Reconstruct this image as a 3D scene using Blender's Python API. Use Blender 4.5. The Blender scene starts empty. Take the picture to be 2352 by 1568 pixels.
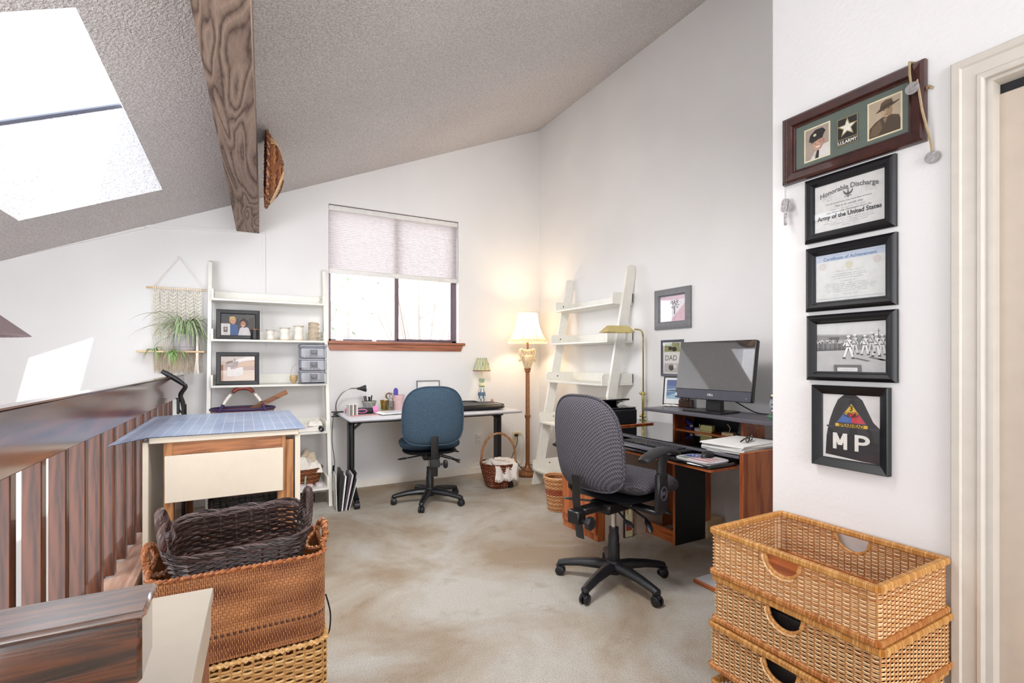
import bpy, bmesh, math, random
from mathutils import Vector, Matrix
R = math.radians
rnd = random.Random(7)
S = bpy.context.scene
COL = S.collection

# ------------------------------------------------------------------ camera, sky, sun, lights, exposure
cam = bpy.data.objects.new('camera', bpy.data.cameras.new('camera'))
COL.objects.link(cam)
cam.location = (0, 0, 1.27)
cam.rotation_euler = (R(90), 0, R(-28.6))
cam.data.sensor_width = 36
cam.data.lens = 36 * 1130 / 2352
cam.data.shift_y = 44 / 2352
cam.data.clip_start = 0.05
cam.data.clip_end = 200
S.camera = cam

w = bpy.data.worlds.new('world'); S.world = w
w.use_nodes = True
w.node_tree.nodes['Background'].inputs[0].default_value = (0.86, 0.92, 1.0, 1)
w.node_tree.nodes['Background'].inputs[1].default_value = 8.5

def lamp(name, kind, loc, power, color=(1, 1, 1), size=None, sy=None, aim=None):
    l = bpy.data.lights.new(name, kind); l.energy = power; l.color = color
    o = bpy.data.objects.new(name, l); COL.objects.link(o); o.location = loc
    if kind == 'AREA':
        l.shape = 'RECTANGLE'; l.size = size; l.size_y = sy or size
    if aim is not None:
        o.rotation_euler = Vector(aim).to_track_quat('-Z', 'Y').to_euler()
    return o
sun = lamp('sun', 'SUN', (2, -6, 9), 7.5, (1, 0.97, 0.92), aim=(-0.18, 0.80, -0.86))
sun.data.angle = R(0.5)
lamp('rear_fill', 'AREA', (0.8, -3.0, 1.8), 122, (0.94, 0.97, 1.0), 2.4, 2.6, (0.06, 1, 0.0))  # added fill light behind the camera; no window is built there
lamp('side_fill', 'AREA', (-1.95, 1.2, 1.30), 50, (0.94, 0.97, 1.0), 2.0, 0.8, (1, 0.45, 0.14))  # added fill from the left to lift the right wall, not a window
cl = lamp('overhead_fill', 'AREA', (0.55, 1.75, 2.86), 46, (1.0, 0.985, 0.97), 0.8, 0.8, (0.42, 0.75, -1))  # added unseen overhead light for floor and far walls; no fixture exists
cl.data.spread = R(130)
lamp('living_room_fill', 'AREA', (-3.3, 0.6, -1.0), 40, (0.93, 0.96, 1), 3.6, 2.2, (1, 0.1, 0.1))  # added fill for the lower room; its wall has no window
lamp('living_room_lower_fill', 'AREA', (-1.9, -2.9, -0.8), 40, (0.93, 0.96, 1), 2.2, 2.4, (0.0, 1, 0.05))  # second added fill brightening the lower room

S.view_settings.view_transform = 'Standard'
S.view_settings.look = 'None'
S.view_settings.gamma = 1
S.view_settings.use_curve_mapping = False
S.view_settings.exposure = 0.34
S.cycles.use_denoising = True
S.cycles.max_bounces = 10
S.cycles.diffuse_bounces = 6
S.cycles.transparent_max_bounces = 16
S.cycles.caustics_reflective = False
S.cycles.caustics_refractive = False
S.cycles.sample_clamp_indirect = 6

# ------------------------------------------------------------------ colour + materials
def H(h):
    out = []
    for i in (0, 2, 4):
        c = int(h[i:i+2], 16) / 255
        out.append(c / 12.92 if c <= 0.04045 else ((c + 0.055) / 1.055) ** 2.4)
    return tuple(out)

class NT:
    def __init__(s, name):
        s.m = bpy.data.materials.new(name); s.m.use_nodes = True
        s.t = s.m.node_tree; s.b = s.t.nodes['Principled BSDF']; s.tc = None
        s.out = s.t.nodes['Material Output']
    def n(s, typ, **kw):
        x = s.t.nodes.new(typ)
        for k, v in kw.items():
            if k.startswith('i_'):
                x.inputs[k[2:].replace('_', ' ')].default_value = v
            else:
                setattr(x, k, v)
        return x
    def l(s, a, b): s.t.links.new(a, b)
    def co(s, scale=(1, 1, 1), rot=(0, 0, 0), kind='Object'):
        if s.tc is None: s.tc = s.n('ShaderNodeTexCoord')
        mp = s.n('ShaderNodeMapping'); s.l(s.tc.outputs[kind], mp.inputs[0])
        mp.inputs['Scale'].default_value = scale; mp.inputs['Rotation'].default_value = rot
        return mp.outputs[0]
    def noise(s, scale, detail=4, rough=0.55, co=None, dist=0):
        x = s.n('ShaderNodeTexNoise'); x.inputs['Scale'].default_value = scale
        x.inputs['Detail'].default_value = detail; x.inputs['Roughness'].default_value = rough
        x.inputs['Distortion'].default_value = dist
        s.l(co if co is not None else s.co(), x.inputs['Vector']); return x.outputs['Fac']
    def ramp(s, f, stops):
        x = s.n('ShaderNodeValToRGB'); s.l(f, x.inputs[0]); e = x.color_ramp.elements
        while len(e) < len(stops): e.new(0.5)
        for i, (p, c) in enumerate(stops):
            e[i].position = p; e[i].color = (*c, 1) if len(c) == 3 else c
        return x.outputs[0]
    def mix(s, f, a, b, mode='MIX'):
        x = s.n('ShaderNodeMix', data_type='RGBA', blend_type=mode)
        for v, i in ((f, 0), (a, 6), (b, 7)):
            if isinstance(v, (int, float)): x.inputs[i].default_value = v
            elif isinstance(v, tuple): x.inputs[i].default_value = (*v, 1)
            else: s.l(v, x.inputs[i])
        return x.outputs[2]
    def bump(s, h, strength, dist=0.01, normal=None):
        x = s.n('ShaderNodeBump'); x.inputs['Strength'].default_value = strength
        x.inputs['Distance'].default_value = dist; s.l(h, x.inputs['Height'])
        if normal is not None: s.l(normal, x.inputs['Normal'])
        return x.outputs[0]
    def base(s, c):
        if isinstance(c, tuple): s.b.inputs['Base Color'].default_value = (*c, 1)
        else: s.l(c, s.b.inputs['Base Color'])
    def fin(s, rough=0.5, metal=0, normal=None, spec=None, coat=0):
        if isinstance(rough, float) or isinstance(rough, int): s.b.inputs['Roughness'].default_value = rough
        else: s.l(rough, s.b.inputs['Roughness'])
        s.b.inputs['Metallic'].default_value = metal
        if spec is not None: s.b.inputs['Specular IOR Level'].default_value = spec
        s.b.inputs['Coat Weight'].default_value = coat; s.b.inputs['Coat Roughness'].default_value = 0.12 if coat > .9 else 0.03
        if normal is not None: s.l(normal, s.b.inputs['Normal'])
        return s.m

def plain(name, hexc, rough=0.5, metal=0, var=0.06, vs=18, bs=0, bst=0.2, spec=None, coat=0):
    t = NT(name); c = H(hexc) if isinstance(hexc, str) else hexc
    f = t.noise(vs, 3)
    lo = tuple(x * (1 - var) for x in c); hi = tuple(min(1, x * (1 + var)) for x in c)
    t.base(t.ramp(f, [(0.3, lo), (0.7, hi)]))
    nm = t.bump(t.noise(bs, 2), bst, 0.004) if bs else None
    return t.fin(rough, metal, nm, spec, coat)

def wood(name, dark, light, axis='y', freq=9, stretch=14, rough=0.45, coat=0, ring=6, bst=0.15, fine=60):
    t = NT(name); a, b = H(dark), H(light)
    sc = {'x': (1 / stretch, 1, 1), 'y': (1, 1 / stretch, 1), 'z': (1, 1, 1 / stretch)}[axis]
    co = t.co(sc)
    n1 = t.noise(freq, 3, 0.5, co, 0.6)
    wv = t.n('ShaderNodeMath', operation='MULTIPLY'); t.l(n1, wv.inputs[0]); wv.inputs[1].default_value = ring
    fr = t.n('ShaderNodeMath', operation='PINGPONG'); t.l(wv.outputs[0], fr.inputs[0]); fr.inputs[1].default_value = 0.5
    n2 = t.noise(fine, 3, 0.6, co)
    ad = t.n('ShaderNodeMath', operation='ADD'); t.l(fr.outputs[0], ad.inputs[0]); t.l(n2, ad.inputs[1])
    t.base(t.ramp(ad.outputs[0], [(0.45, a), (0.95, b)]))
    return t.fin(rough, 0, t.bump(ad.outputs[0], bst, 0.002), None, coat)

def vcol(name, rough=0.6, spec=None, bs=0, bst=0.2, metal=0, coat=0):
    t = NT(name); a = t.n('ShaderNodeVertexColor', layer_name='Col')
    f = t.noise(30, 2)
    t.base(t.mix(1.0, a.outputs[0], t.ramp(f, [(0.3, (0.9, 0.9, 0.9)), (0.7, (1, 1, 1))]), 'MULTIPLY'))
    nm = t.bump(t.noise(bs, 2), bst, 0.003) if bs else None
    return t.fin(rough, metal, nm, spec, coat)

M = {}
t = NT('wall_paint'); t.base(t.ramp(t.noise(1.3, 2), [(0.3, (0.745, 0.735, 0.735)), (0.7, (0.80, 0.79, 0.785))]))
M['wall'] = t.fin(0.75, 0, t.bump(t.noise(55, 3), 0.10, 0.01))
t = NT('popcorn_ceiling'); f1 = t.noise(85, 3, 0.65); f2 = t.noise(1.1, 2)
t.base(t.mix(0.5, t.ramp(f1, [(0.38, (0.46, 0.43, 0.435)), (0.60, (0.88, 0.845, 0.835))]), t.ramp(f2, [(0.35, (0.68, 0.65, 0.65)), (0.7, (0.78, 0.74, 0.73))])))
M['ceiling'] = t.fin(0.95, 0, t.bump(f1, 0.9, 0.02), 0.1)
t = NT('carpet'); f1 = t.noise(170, 3, 0.75); f2 = t.noise(1.3, 4, 0.6, dist=0.6); f3 = t.noise(5, 4, 0.6)
c1 = t.ramp(f2, [(0.36, H('d2bca2')), (0.50, H('e8dccb')), (0.62, H('f8f2e8'))])
c2 = t.ramp(f3, [(0.26, H('c8aa88')), (0.42, H('ffffff'))])
c3 = t.ramp(f1, [(0.36, (0.72, 0.70, 0.67)), (0.52, (1, 1, 1))])
M['carpet'] = t.fin(1.0, 0, t.bump(f1, 1.0, 0.02, t.bump(t.noise(40, 3), 0.5, 0.02)), 0.05)
t.base(t.mix(1.0, t.mix(0.4, c1, c2, 'MULTIPLY'), c3, 'MULTIPLY'))
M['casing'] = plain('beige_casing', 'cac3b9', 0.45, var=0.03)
M['trim'] = plain('white_trim', 'e9e3da', 0.45, var=0.03)
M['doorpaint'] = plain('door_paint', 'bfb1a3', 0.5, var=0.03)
M['white'] = plain('white_enamel', 'e9e8e2', 0.4, var=0.025)
M['whitewood'] = plain('white_painted_wood', 'e6e4dc', 0.42, var=0.03, bs=40, bst=0.06)
M['cream'] = plain('cream_laminate', 'cfc4b3', 0.4, var=0.02)
M['rail'] = wood('stained_rail_wood', '3f1d14', '84503a', 'y', 8, 12, 0.2, 1.0)
M['railx'] = wood('stained_rail_wood_x', '1a0c08', '54290f', 'x', 26, 12, 0.22, 1.0)
M['slat'] = wood('stained_slat_wood', '351a10', '6c3a22', 'z', 9, 10, 0.3, 0.5)
M['ledge'] = wood('curb_cap_wood', 'b88a74', 'd9b7a2', 'y', 6, 12, 0.25, 0.6)
t = NT('weathered_beam'); co = t.co((1, 1 / 9, 1)); n1 = t.noise(5.5, 2, 0.5, co, 0.9)
wv = t.n('ShaderNodeMath', operation='MULTIPLY'); t.l(n1, wv.inputs[0]); wv.inputs[1].default_value = 10
fr = t.n('ShaderNodeMath', operation='PINGPONG'); t.l(wv.outputs[0], fr.inputs[0]); fr.inputs[1].default_value = 0.5
n2 = t.noise(90, 3, 0.6, t.co((1, 1 / 5, 1)))
ad = t.n('ShaderNodeMath', operation='MULTIPLY_ADD'); t.l(n2, ad.inputs[0]); ad.inputs[1].default_value = 0.45; t.l(fr.outputs[0], ad.inputs[2])
t.base(t.ramp(ad.outputs[0], [(0.20, H('4e3c34')), (0.42, H('7e695d')), (0.80, H('9a8476'))]))
M['beam'] = t.fin(0.8, 0, t.bump(ad.outputs[0], 0.6, 0.006))
M['sill'] = wood('sill_wood', '7a4632', 'a5674a', 'x', 9, 14, 0.4)
M['cherry'] = wood('cherry_laminate', '843c1c', 'b0602f', 'y', 10, 10, 0.38, 0.1, 4, 0.04)
M['cherryz'] = wood('cherry_laminate_z', '8a4220', 'b86a38', 'z', 10, 10, 0.38, 0.1, 4, 0.04)
M['oak'] = wood('oak', '7c4e2e', 'aa7648', 'z', 12, 12, 0.45)
M['oakx'] = wood('oak_x', '7a4a2c', 'a26a42', 'x', 12, 12, 0.45)
M['pine'] = wood('pale_wood', 'cfae83', 'e2c9a2', 'x', 12, 12, 0.5)
M['stick'] = wood('ruler_wood', '6a3d20', '9a6238', 'x', 14, 14, 0.45)
M['alu'] = plain('bronze_aluminium', '6e5e66', 0.4, 0.2, 0.05)
M['chrome'] = plain('chrome', 'c8c8c8', 0.15, 1.0, 0.03)
M['steel'] = plain('brushed_steel', '9a9a98', 0.3, 1.0, 0.05)
M['pewter'] = plain('pewter', '77777c', 0.5, 0.35, 0.1)
M['railcap'] = wood('glare_rail_cap', '3a2016', '8a5a3c', 'x', 26, 12, 0.3, 1.0)  # lighter wood and strong coat stand in for skylight glare
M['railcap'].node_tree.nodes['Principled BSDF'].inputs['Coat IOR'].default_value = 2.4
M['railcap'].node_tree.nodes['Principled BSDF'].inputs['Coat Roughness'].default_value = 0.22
M['brass'] = plain('brass', 'd8c88a', 0.22, 1.0, 0.06)
M['bronze'] = plain('antique_gold', '8c5c38', 0.42, 0.4, 0.25, 40, 70, 0.4)
M['goldcream'] = plain('antique_cream_gold', 'd8c3a0', 0.45, 0.2, 0.2, 60, 60, 0.3)
M['blk'] = plain('black_plastic', '16161a', 0.42, 0, 0.1, bs=200, bst=0.05)
M['blkgloss'] = plain('glossy_black', '0c0c0e', 0.08, 0, 0.05, coat=0.5)
M['blkmetal'] = plain('black_powder_coat', '131214', 0.38, 0, 0.1)
M['blkframe'] = plain('black_lacquer_frame', '121216', 0.36, 0, 0.1, spec=0.35)
M['greyplastic'] = plain('dark_grey_plastic', '4a4a54', 0.4, 0, 0.05)
M['laminate_grey'] = plain('grey_laminate', '5c5a62', 0.35, 0, 0.12, 120)
M['deskglass'] = plain('black_glass', '050506', 0.05, 0, 0.05, coat=0.6)
M['screen'] = plain('dark_screen', '3c3e40', 0.03, 0, 0.02)
M['screen'].node_tree.nodes['Principled BSDF'].inputs['IOR'].default_value = 3.6
M['tabletop'] = plain('light_grey_laminate', 'c9c8ca', 0.35, 0, 0.03, 150)
M['tableedge'] = plain('grey_edge_band', 'aeb0ba', 0.4, 0, 0.03)
M['mahog'] = plain('mahogany_frame', '3a1a16', 0.28, 0, 0.35, 30, coat=0.35)
M['greyframe'] = plain('grey_frame', '77777a', 0.5, 0, 0.1, 40)
M['paper'] = plain('paper', 'ecebe8', 0.7, 0, 0.03)
M['cotton'] = plain('cotton_cord', 'ece6dc', 0.9, 0, 0.06, 40, 300, 0.3)
M['lace'] = plain('white_lace', 'ece6dc', 0.9, 0, 0.06, 60, 160, 0.6)
M['twine'] = plain('jute_twine', 'c9b9a4', 0.9, 0, 0.15, 80)
M['pot'] = plain('grey_clay', 'a8a0a4', 0.75, 0, 0.12, 25, 60, 0.2)
M['terracotta_grey'] = plain('aged_clay', '8f8f8a', 0.7, 0, 0.3, 45)
M['ivory'] = plain('ivory_plastic', 'e2d2ac', 0.45)
M['whiteplastic'] = plain('white_plastic', 'dedcd8', 0.4)
M['pinkpl'] = plain('pink_plastic', 'd979b0', 0.4)
M['pinkcup'] = plain('pink_ceramic', 'e2c0c2', 0.4, 0, 0.12, 12)
M['purplepl'] = plain('violet_plastic', '5b4fa8', 0.4)
M['bluepl'] = plain('blue_plastic', '4548b0', 0.35)
M['redpl'] = plain('red_pencil', 'cf8a86', 0.5)
M['yellowpaper'] = plain('yellow_paper', 'e6e39a', 0.7)
M['leather'] = plain('black_leather', '141216', 0.42, 0, 0.2, 60, 90, 0.5)
M['lacecord'] = plain('leather_lace', 'a08c6c', 0.7, 0, 0.15, 60)
M['tagmetal'] = plain('tag_metal', 'a7a4a4', 0.45, 0.6, 0.2, 90, 120, 0.4)
M['purplefab'] = plain('purple_leather', '3b2a52', 0.6, 0, 0.1, 40, 90, 0.3)
M['redleather'] = plain('red_leather', '7a2f22', 0.5, 0, 0.15, 40, 90, 0.3)
M['whitecloth'] = plain('white_cloth', 'e6dfd8', 0.9, 0, 0.05, 30, 220, 0.4)
M['ribbon'] = plain('satin_ribbon', 'd2c6cc', 0.4, 0, 0.1, 20)
M['green_ribbon'] = plain('sage_ribbon', '8fa693', 0.4, 0, 0.1, 20)
M['vc'] = vcol('printed_colour', 0.55)
M['vcgloss'] = vcol('glossy_print', 0.3)
M['vcwick'] = vcol('wicker_strands', 0.45, bs=160, bst=0.25)
M['vcleaf'] = vcol('leaf_blades', 0.5)
M['brick_ext'] = plain('pale_siding', 'a8a5a2', 0.8)
M['roof_ext'] = plain('pale_roof', '8f8b8a', 0.8)
M['bark'] = plain('pale_bark', '6f655e', 0.9)

def glassmat(name, tint=(1, 1, 1), gl=0.08, rough=0.02):
    m = bpy.data.materials.new(name); m.use_nodes = True; nt = m.node_tree
    for n in list(nt.nodes):
        if n.type == 'BSDF_PRINCIPLED': nt.nodes.remove(n)
    tr = nt.nodes.new('ShaderNodeBsdfTransparent'); tr.inputs[0].default_value = (*tint, 1)
    g = nt.nodes.new('ShaderNodeBsdfGlossy'); g.inputs['Roughness'].default_value = rough
    mx = nt.nodes.new('ShaderNodeMixShader'); mx.inputs[0].default_value = gl
    nt.links.new(tr.outputs[0], mx.inputs[1]); nt.links.new(g.outputs[0], mx.inputs[2])
    nt.links.new(mx.outputs[0], nt.nodes['Material Output'].inputs[0])
    return m
M['glass'] = glassmat('window_glass', (1, 1, 1), 0.05)
M['skyglass'] = glassmat('dimming_skylight_glass', (0.44, 0.46, 0.48), 0.04)  # tint added to dim the light reaching the shaft
M['picglass'] = glassmat('picture_glass', (1, 1, 1), 0.05)
M['clearpl'] = glassmat('clear_grey_plastic', (0.62, 0.62, 0.67), 0.05, 0.1)
M['jar'] = glassmat('drinking_glass', (0.85, 0.84, 0.80), 0.12, 0.03)
M['ambglass'] = glassmat('amber_glass', (0.75, 0.66, 0.30), 0.12, 0.03)

def translucent(name, hexc, mixf=0.5, stripes=None):
    m = bpy.data.materials.new(name); m.use_nodes = True; nt = m.node_tree
    for n in list(nt.nodes):
        if n.type == 'BSDF_PRINCIPLED': nt.nodes.remove(n)
    d = nt.nodes.new('ShaderNodeBsdfDiffuse'); tl = nt.nodes.new('ShaderNodeBsdfTranslucent')
    d.inputs[0].default_value = (*H(hexc), 1); tl.inputs[0].default_value = (*H(hexc), 1)
    mx = nt.nodes.new('ShaderNodeMixShader'); mx.inputs[0].default_value = mixf
    nt.links.new(d.outputs[0], mx.inputs[1]); nt.links.new(tl.outputs[0], mx.inputs[2])
    nt.links.new(mx.outputs[0], nt.nodes['Material Output'].inputs[0])
    return m
M['blind'] = translucent('blind_fabric', 'd8d1d1', 0.16)
M['shade'] = translucent('shade_fabric', 'f6ead2', 0.55)
M['shade2'] = translucent('small_shade_fabric', 'd9d6b0', 0.35)
M['pleat'] = translucent('pleated_grey_fabric', '8f8082', 0.2)

# fabrics
t = NT('blue_tweed'); f = t.noise(420, 2, 0.8); g = t.noise(140, 2, 0.7, t.co((1, 1, 2.6)))
c = t.ramp(f, [(0.36, H('18202a')), (0.5, H('374a5c')), (0.66, H('60778a'))])
M['bluefab'] = t.fin(0.95, 0, t.bump(f, 0.5, 0.003), 0.2)
t.base(t.mix(0.35, c, t.ramp(g, [(0.35, H('26343f')), (0.65, H('597082'))])))
t = NT('grey_check_fabric'); co = t.co((1, 1, 1), (0, 0, 0))
sx = t.n('ShaderNodeSeparateXYZ'); t.l(co, sx.inputs[0])
def sinw(o, k):
    a = t.n('ShaderNodeMath', operation='MULTIPLY'); t.l(o, a.inputs[0]); a.inputs[1].default_value = k
    b = t.n('ShaderNodeMath', operation='SINE'); t.l(a.outputs[0], b.inputs[0]); return b.outputs[0]
def add(a, b, op='ADD'):
    x = t.n('ShaderNodeMath', operation=op); t.l(a, x.inputs[0]); t.l(b, x.inputs[1]); return x.outputs[0]
u = add(sx.outputs['X'], add(sx.outputs['Z'], sx.outputs['Y']))
v = add(sx.outputs['X'], add(sx.outputs['Z'], sx.outputs['Y']), 'SUBTRACT')
pr = add(sinw(sx.outputs['X'], 340.0), sinw(add(sx.outputs['Z'], sx.outputs['Y']), 340.0), 'MULTIPLY')
nz = t.noise(500, 2)
c = t.ramp(pr, [(0.0, H('57545d')), (0.10, H('38353d')), (0.22, H('100f14'))])
t.base(t.mix(0.3, c, t.ramp(nz, [(0.35, H('1c1b20')), (0.65, H('8a868c'))])))
M['greyfab'] = t.fin(0.95, 0, t.bump(pr, 0.3, 0.002), 0.2)
t = NT('plaid_mat'); co = t.co((1, 1, 1)); sx = t.n('ShaderNodeSeparateXYZ'); t.l(co, sx.inputs[0])
def lines(o, pitch, wd):
    a = t.n('ShaderNodeMath', operation='PINGPONG'); t.l(o, a.inputs[0]); a.inputs[1].default_value = pitch / 2
    b = t.n('ShaderNodeMath', operation='LESS_THAN'); t.l(a.outputs[0], b.inputs[0]); b.inputs[1].default_value = wd; return b.outputs[0]
g1 = add(lines(sx.outputs['X'], 0.0508, 0.0014), lines(sx.outputs['Y'], 0.0508, 0.0005), 'MAXIMUM')
base = t.ramp(t.noise(3, 4), [(0.3, H('8293b4')), (0.7, H('acbbd2'))])
t.base(t.mix(g1, base, H('d4dbe8')))
M['mat'] = t.fin(0.3, 0, None, 0.6)

# ------------------------------------------------------------------ mesh builder
class B:
    def __init__(s):
        s.V = []; s.F = []; s.C = []; s.c = None; s.hascol = False; s.dim = 1.0
    def col(s, h):
        s.c = tuple(q * s.dim for q in H(h)) if isinstance(h, str) else h; s.hascol = True; return s
    def f(s, *idx):
        s.F.append(idx); s.C.append(s.c)
    def box(s, x0, x1, y0, y1, z0, z1, b=0.0):
        if b <= 0:
            o = len(s.V)
            s.V += [(x, y, z) for x in (x0, x1) for y in (y0, y1) for z in (z0, z1)]
            for q in ((0, 1, 3, 2), (4, 6, 7, 5), (0, 4, 5, 1), (2, 3, 7, 6), (0, 2, 6, 4), (1, 5, 7, 3)):
                s.f(*[o + i for i in q])
            return s
        b = min(b, (x1 - x0) * .49, (y1 - y0) * .49, (z1 - z0) * .49)
        o = len(s.V); X = (x0, x1); Y = (y0, y1); Z = (z0, z1); sg = (1, -1)
        def vi(i, j, k, a): return o + ((i * 2 + j) * 2 + k) * 3 + a
        for i in (0, 1):
            for j in (0, 1):
                for k in (0, 1):
                    x, y, z = X[i], Y[j], Z[k]; bx, by, bz = b * sg[i], b * sg[j], b * sg[k]
                    s.V += [(x, y + by, z + bz), (x + bx, y, z + bz), (x + bx, y + by, z)]
        for i in (0, 1):
            s.f(vi(i, 0, 0, 0), vi(i, 1, 0, 0), vi(i, 1, 1, 0), vi(i, 0, 1, 0))
            s.f(vi(0, i, 0, 1), vi(1, i, 0, 1), vi(1, i, 1, 1), vi(0, i, 1, 1))
            s.f(vi(0, 0, i, 2), vi(1, 0, i, 2), vi(1, 1, i, 2), vi(0, 1, i, 2))
            for j in (0, 1):
                s.f(vi(i, j, 0, 0), vi(i, j, 1, 0), vi(i, j, 1, 1), vi(i, j, 0, 1))
                s.f(vi(i, 0, j, 0), vi(i, 1, j, 0), vi(i, 1, j, 2), vi(i, 0, j, 2))
                s.f(vi(0, i, j, 1), vi(1, i, j, 1), vi(1, i, j, 2), vi(0, i, j, 2))
                for k in (0, 1):
                    s.f(vi(i, j, k, 0), vi(i, j, k, 1), vi(i, j, k, 2))
        return s
    def cbox(s, c, d, b=0.0):
        return s.box(c[0]-d[0]/2, c[0]+d[0]/2, c[1]-d[1]/2, c[1]+d[1]/2, c[2]-d[2]/2, c[2]+d[2]/2, b)
    def mark(s): return len(s.V)
    def xf(s, m, mat):
        for i in range(m, len(s.V)):
            s.V[i] = tuple(mat @ Vector(s.V[i]))
        return s
    def tube(s, pts, r, n=8, closed=False, cap=True, flat=1.0, up=None):
        P = [Vector(p) for p in pts]; N = len(P)
        rs = r if isinstance(r, (list, tuple)) else [r] * N
        T = []
        for i in range(N):
            a = P[(i - 1) % N] if (closed or i > 0) else P[i]
            b = P[(i + 1) % N] if (closed or i < N - 1) else P[i]
            t = (b - a); T.append(t.normalized() if t.length > 1e-9 else Vector((0, 0, 1)))
        u = Vector(up) if up else (Vector((0, 0, 1)) if abs(T[0].z) < 0.9 else Vector((1, 0, 0)))
        o = len(s.V)
        for i in range(N):
            t = T[i]
            if up: u = Vector(up)
            u = u - t * u.dot(t)
            if u.length < 1e-6: u = t.orthogonal()
            u.normalize(); v = t.cross(u)
            for k in range(n):
                a = 2 * math.pi * k / n
                q = P[i] + (u * math.sin(a) * flat + v * math.cos(a)) * rs[i]
                s.V.append((q.x, q.y, q.z))
        for i in range(N if closed else N - 1):
            j = (i + 1) % N
            for k in range(n):
                l = (k + 1) % n
                s.f(o + i*n + k, o + i*n + l, o + j*n + l, o + j*n + k)
        if cap and not closed:
            s.f(*[o + k for k in range(n)][::-1]); s.f(*[o + (N-1)*n + k for k in range(n)])
        return s
    def lathe(s, prof, c=(0, 0, 0), n=24, flute=0, fa=0.0):
        o = len(s.V); m = len(prof)
        for (r, z) in prof:
            for k in range(n):
                a = 2 * math.pi * k / n
                rr = r * (1 + (fa * math.cos(flute * a) if flute else 0))
                s.V.append((c[0] + rr * math.cos(a), c[1] + rr * math.sin(a), c[2] + z))
        for i in range(m - 1):
            for k in range(n):
                l = (k + 1) % n
                s.f(o + i*n + k, o + i*n + l, o + (i+1)*n + l, o + (i+1)*n + k)
        if prof[0][0] > 1e-5: s.f(*[o + k for k in range(n)][::-1])
        if prof[-1][0] > 1e-5: s.f(*[o + (m-1)*n + k for k in range(n)])
        return s
    def prism(s, poly, a0, a1, axis='y'):
        o = len(s.V); n = len(poly)
        for a in (a0, a1):
            for (p, q) in poly:
                s.V.append({'y': (p, a, q), 'z': (p, q, a), 'x': (a, p, q)}[axis])
        s.f(*[o + i for i in range(n)]); s.f(*[o + n + i for i in range(n)][::-1])
        for i in range(n):
            j = (i + 1) % n
            s.f(o + i, o + j, o + n + j, o + n + i)
        return s
    def sphere(s, c, r, n=12, m=8, sc=(1, 1, 1)):
        o = len(s.V)
        for i in range(1, m):
            ph = math.pi * i / m
            for k in range(n):
                a = 2 * math.pi * k / n
                s.V.append((c[0] + r*sc[0]*math.sin(ph)*math.cos(a), c[1] + r*sc[1]*math.sin(ph)*math.sin(a), c[2] + r*sc[2]*math.cos(ph)))
        s.V += [(c[0], c[1], c[2] + r*sc[2]), (c[0], c[1], c[2] - r*sc[2])]
        tp, bt = len(s.V) - 2, len(s.V) - 1
        for i in range(m - 2):
            for k in range(n):
                l = (k + 1) % n
                s.f(o + i*n + k, o + (i+1)*n + k, o + (i+1)*n + l, o + i*n + l)
        for k in range(n):
            l = (k + 1) % n
            s.f(tp, o + k, o + l); s.f(bt, o + (m-2)*n + l, o + (m-2)*n + k)
        return s
    def grid(s, fn, nu, nv, closeu=False):
        o = len(s.V); cu = nu if closeu else nu + 1
        for j in range(nv + 1):
            for i in range(cu):
                s.V.append(tuple(fn(i / nu, j / nv)))
        for j in range(nv):
            for i in range(nu):
                i2 = (i + 1) % cu
                s.f(o + j*cu + i, o + j*cu + i2, o + (j+1)*cu + i2, o + (j+1)*cu + i)
        return s
    def flat(s, pts, y, h=None):
        """a flat polygon in the xz plane, facing -y"""
        if h: s.col(h)
        o = len(s.V); s.V += [(x, y, z) for x, z in pts]; s.f(*range(o, o + len(pts))); return s
    def rect(s, x0, x1, z0, z1, y, h=None): return s.flat([(x0, z0), (x1, z0), (x1, z1), (x0, z1)], y, h)
    def disc(s, cx, cz, rx, rz, y, h=None, n=20): return s.flat([(cx + rx*math.cos(2*math.pi*k/n), cz + rz*math.sin(2*math.pi*k/n)) for k in range(n)], y, h)
    def text(s, body, size, x, z, y, h=None, align='CENTER', shear=0.0, bold=0.0, arc=0.0, spacing=1.0, sx=1.0, depth=0.0):
        if h: s.col(h)
        cu = bpy.data.curves.new('lettering_curve', 'FONT'); cu.body = body; cu.size = size; cu.align_x = align
        cu.shear = shear; cu.offset = bold; cu.space_character = spacing; cu.resolution_u = 3; cu.extrude = depth
        ob = bpy.data.objects.new('lettering_tmp', cu); COL.objects.link(ob)
        dg = bpy.context.evaluated_depsgraph_get(); me = bpy.data.meshes.new_from_object(ob.evaluated_get(dg))
        o = len(s.V)
        for v in me.vertices:
            px = v.co.x * sx
            s.V.append((x + px, y - v.co.z, z + v.co.y - arc * px * px))
        for p in me.polygons: s.f(*[o + i for i in p.vertices])
        bpy.data.objects.remove(ob); bpy.data.meshes.remove(me); bpy.data.curves.remove(cu)
        return s
    def mesh(s, name, mat, sharp=38, recalc=True):
        me = bpy.data.meshes.new(name); me.from_pydata(s.V, [], s.F)
        if recalc:
            bm = bmesh.new(); bm.from_mesh(me); bmesh.ops.recalc_face_normals(bm, faces=bm.faces); bm.to_mesh(me); bm.free()
        if s.hascol and len(me.polygons) == len(s.C):
            a = me.color_attributes.new('Col', 'FLOAT_COLOR', 'CORNER')
            buf = []
            for p, c in zip(me.polygons, s.C):
                cc = (*c, 1.0) if c else (0.5, 0.5, 0.5, 1.0)
                buf.extend(cc * p.loop_total)
            a.data.foreach_set('color', buf)
        me.polygons.foreach_set('use_smooth', [True] * len(me.polygons))
        me.set_sharp_from_angle(angle=R(sharp))
        me.materials.append(M[mat] if isinstance(mat, str) else mat)
        me.update(); return me

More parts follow.
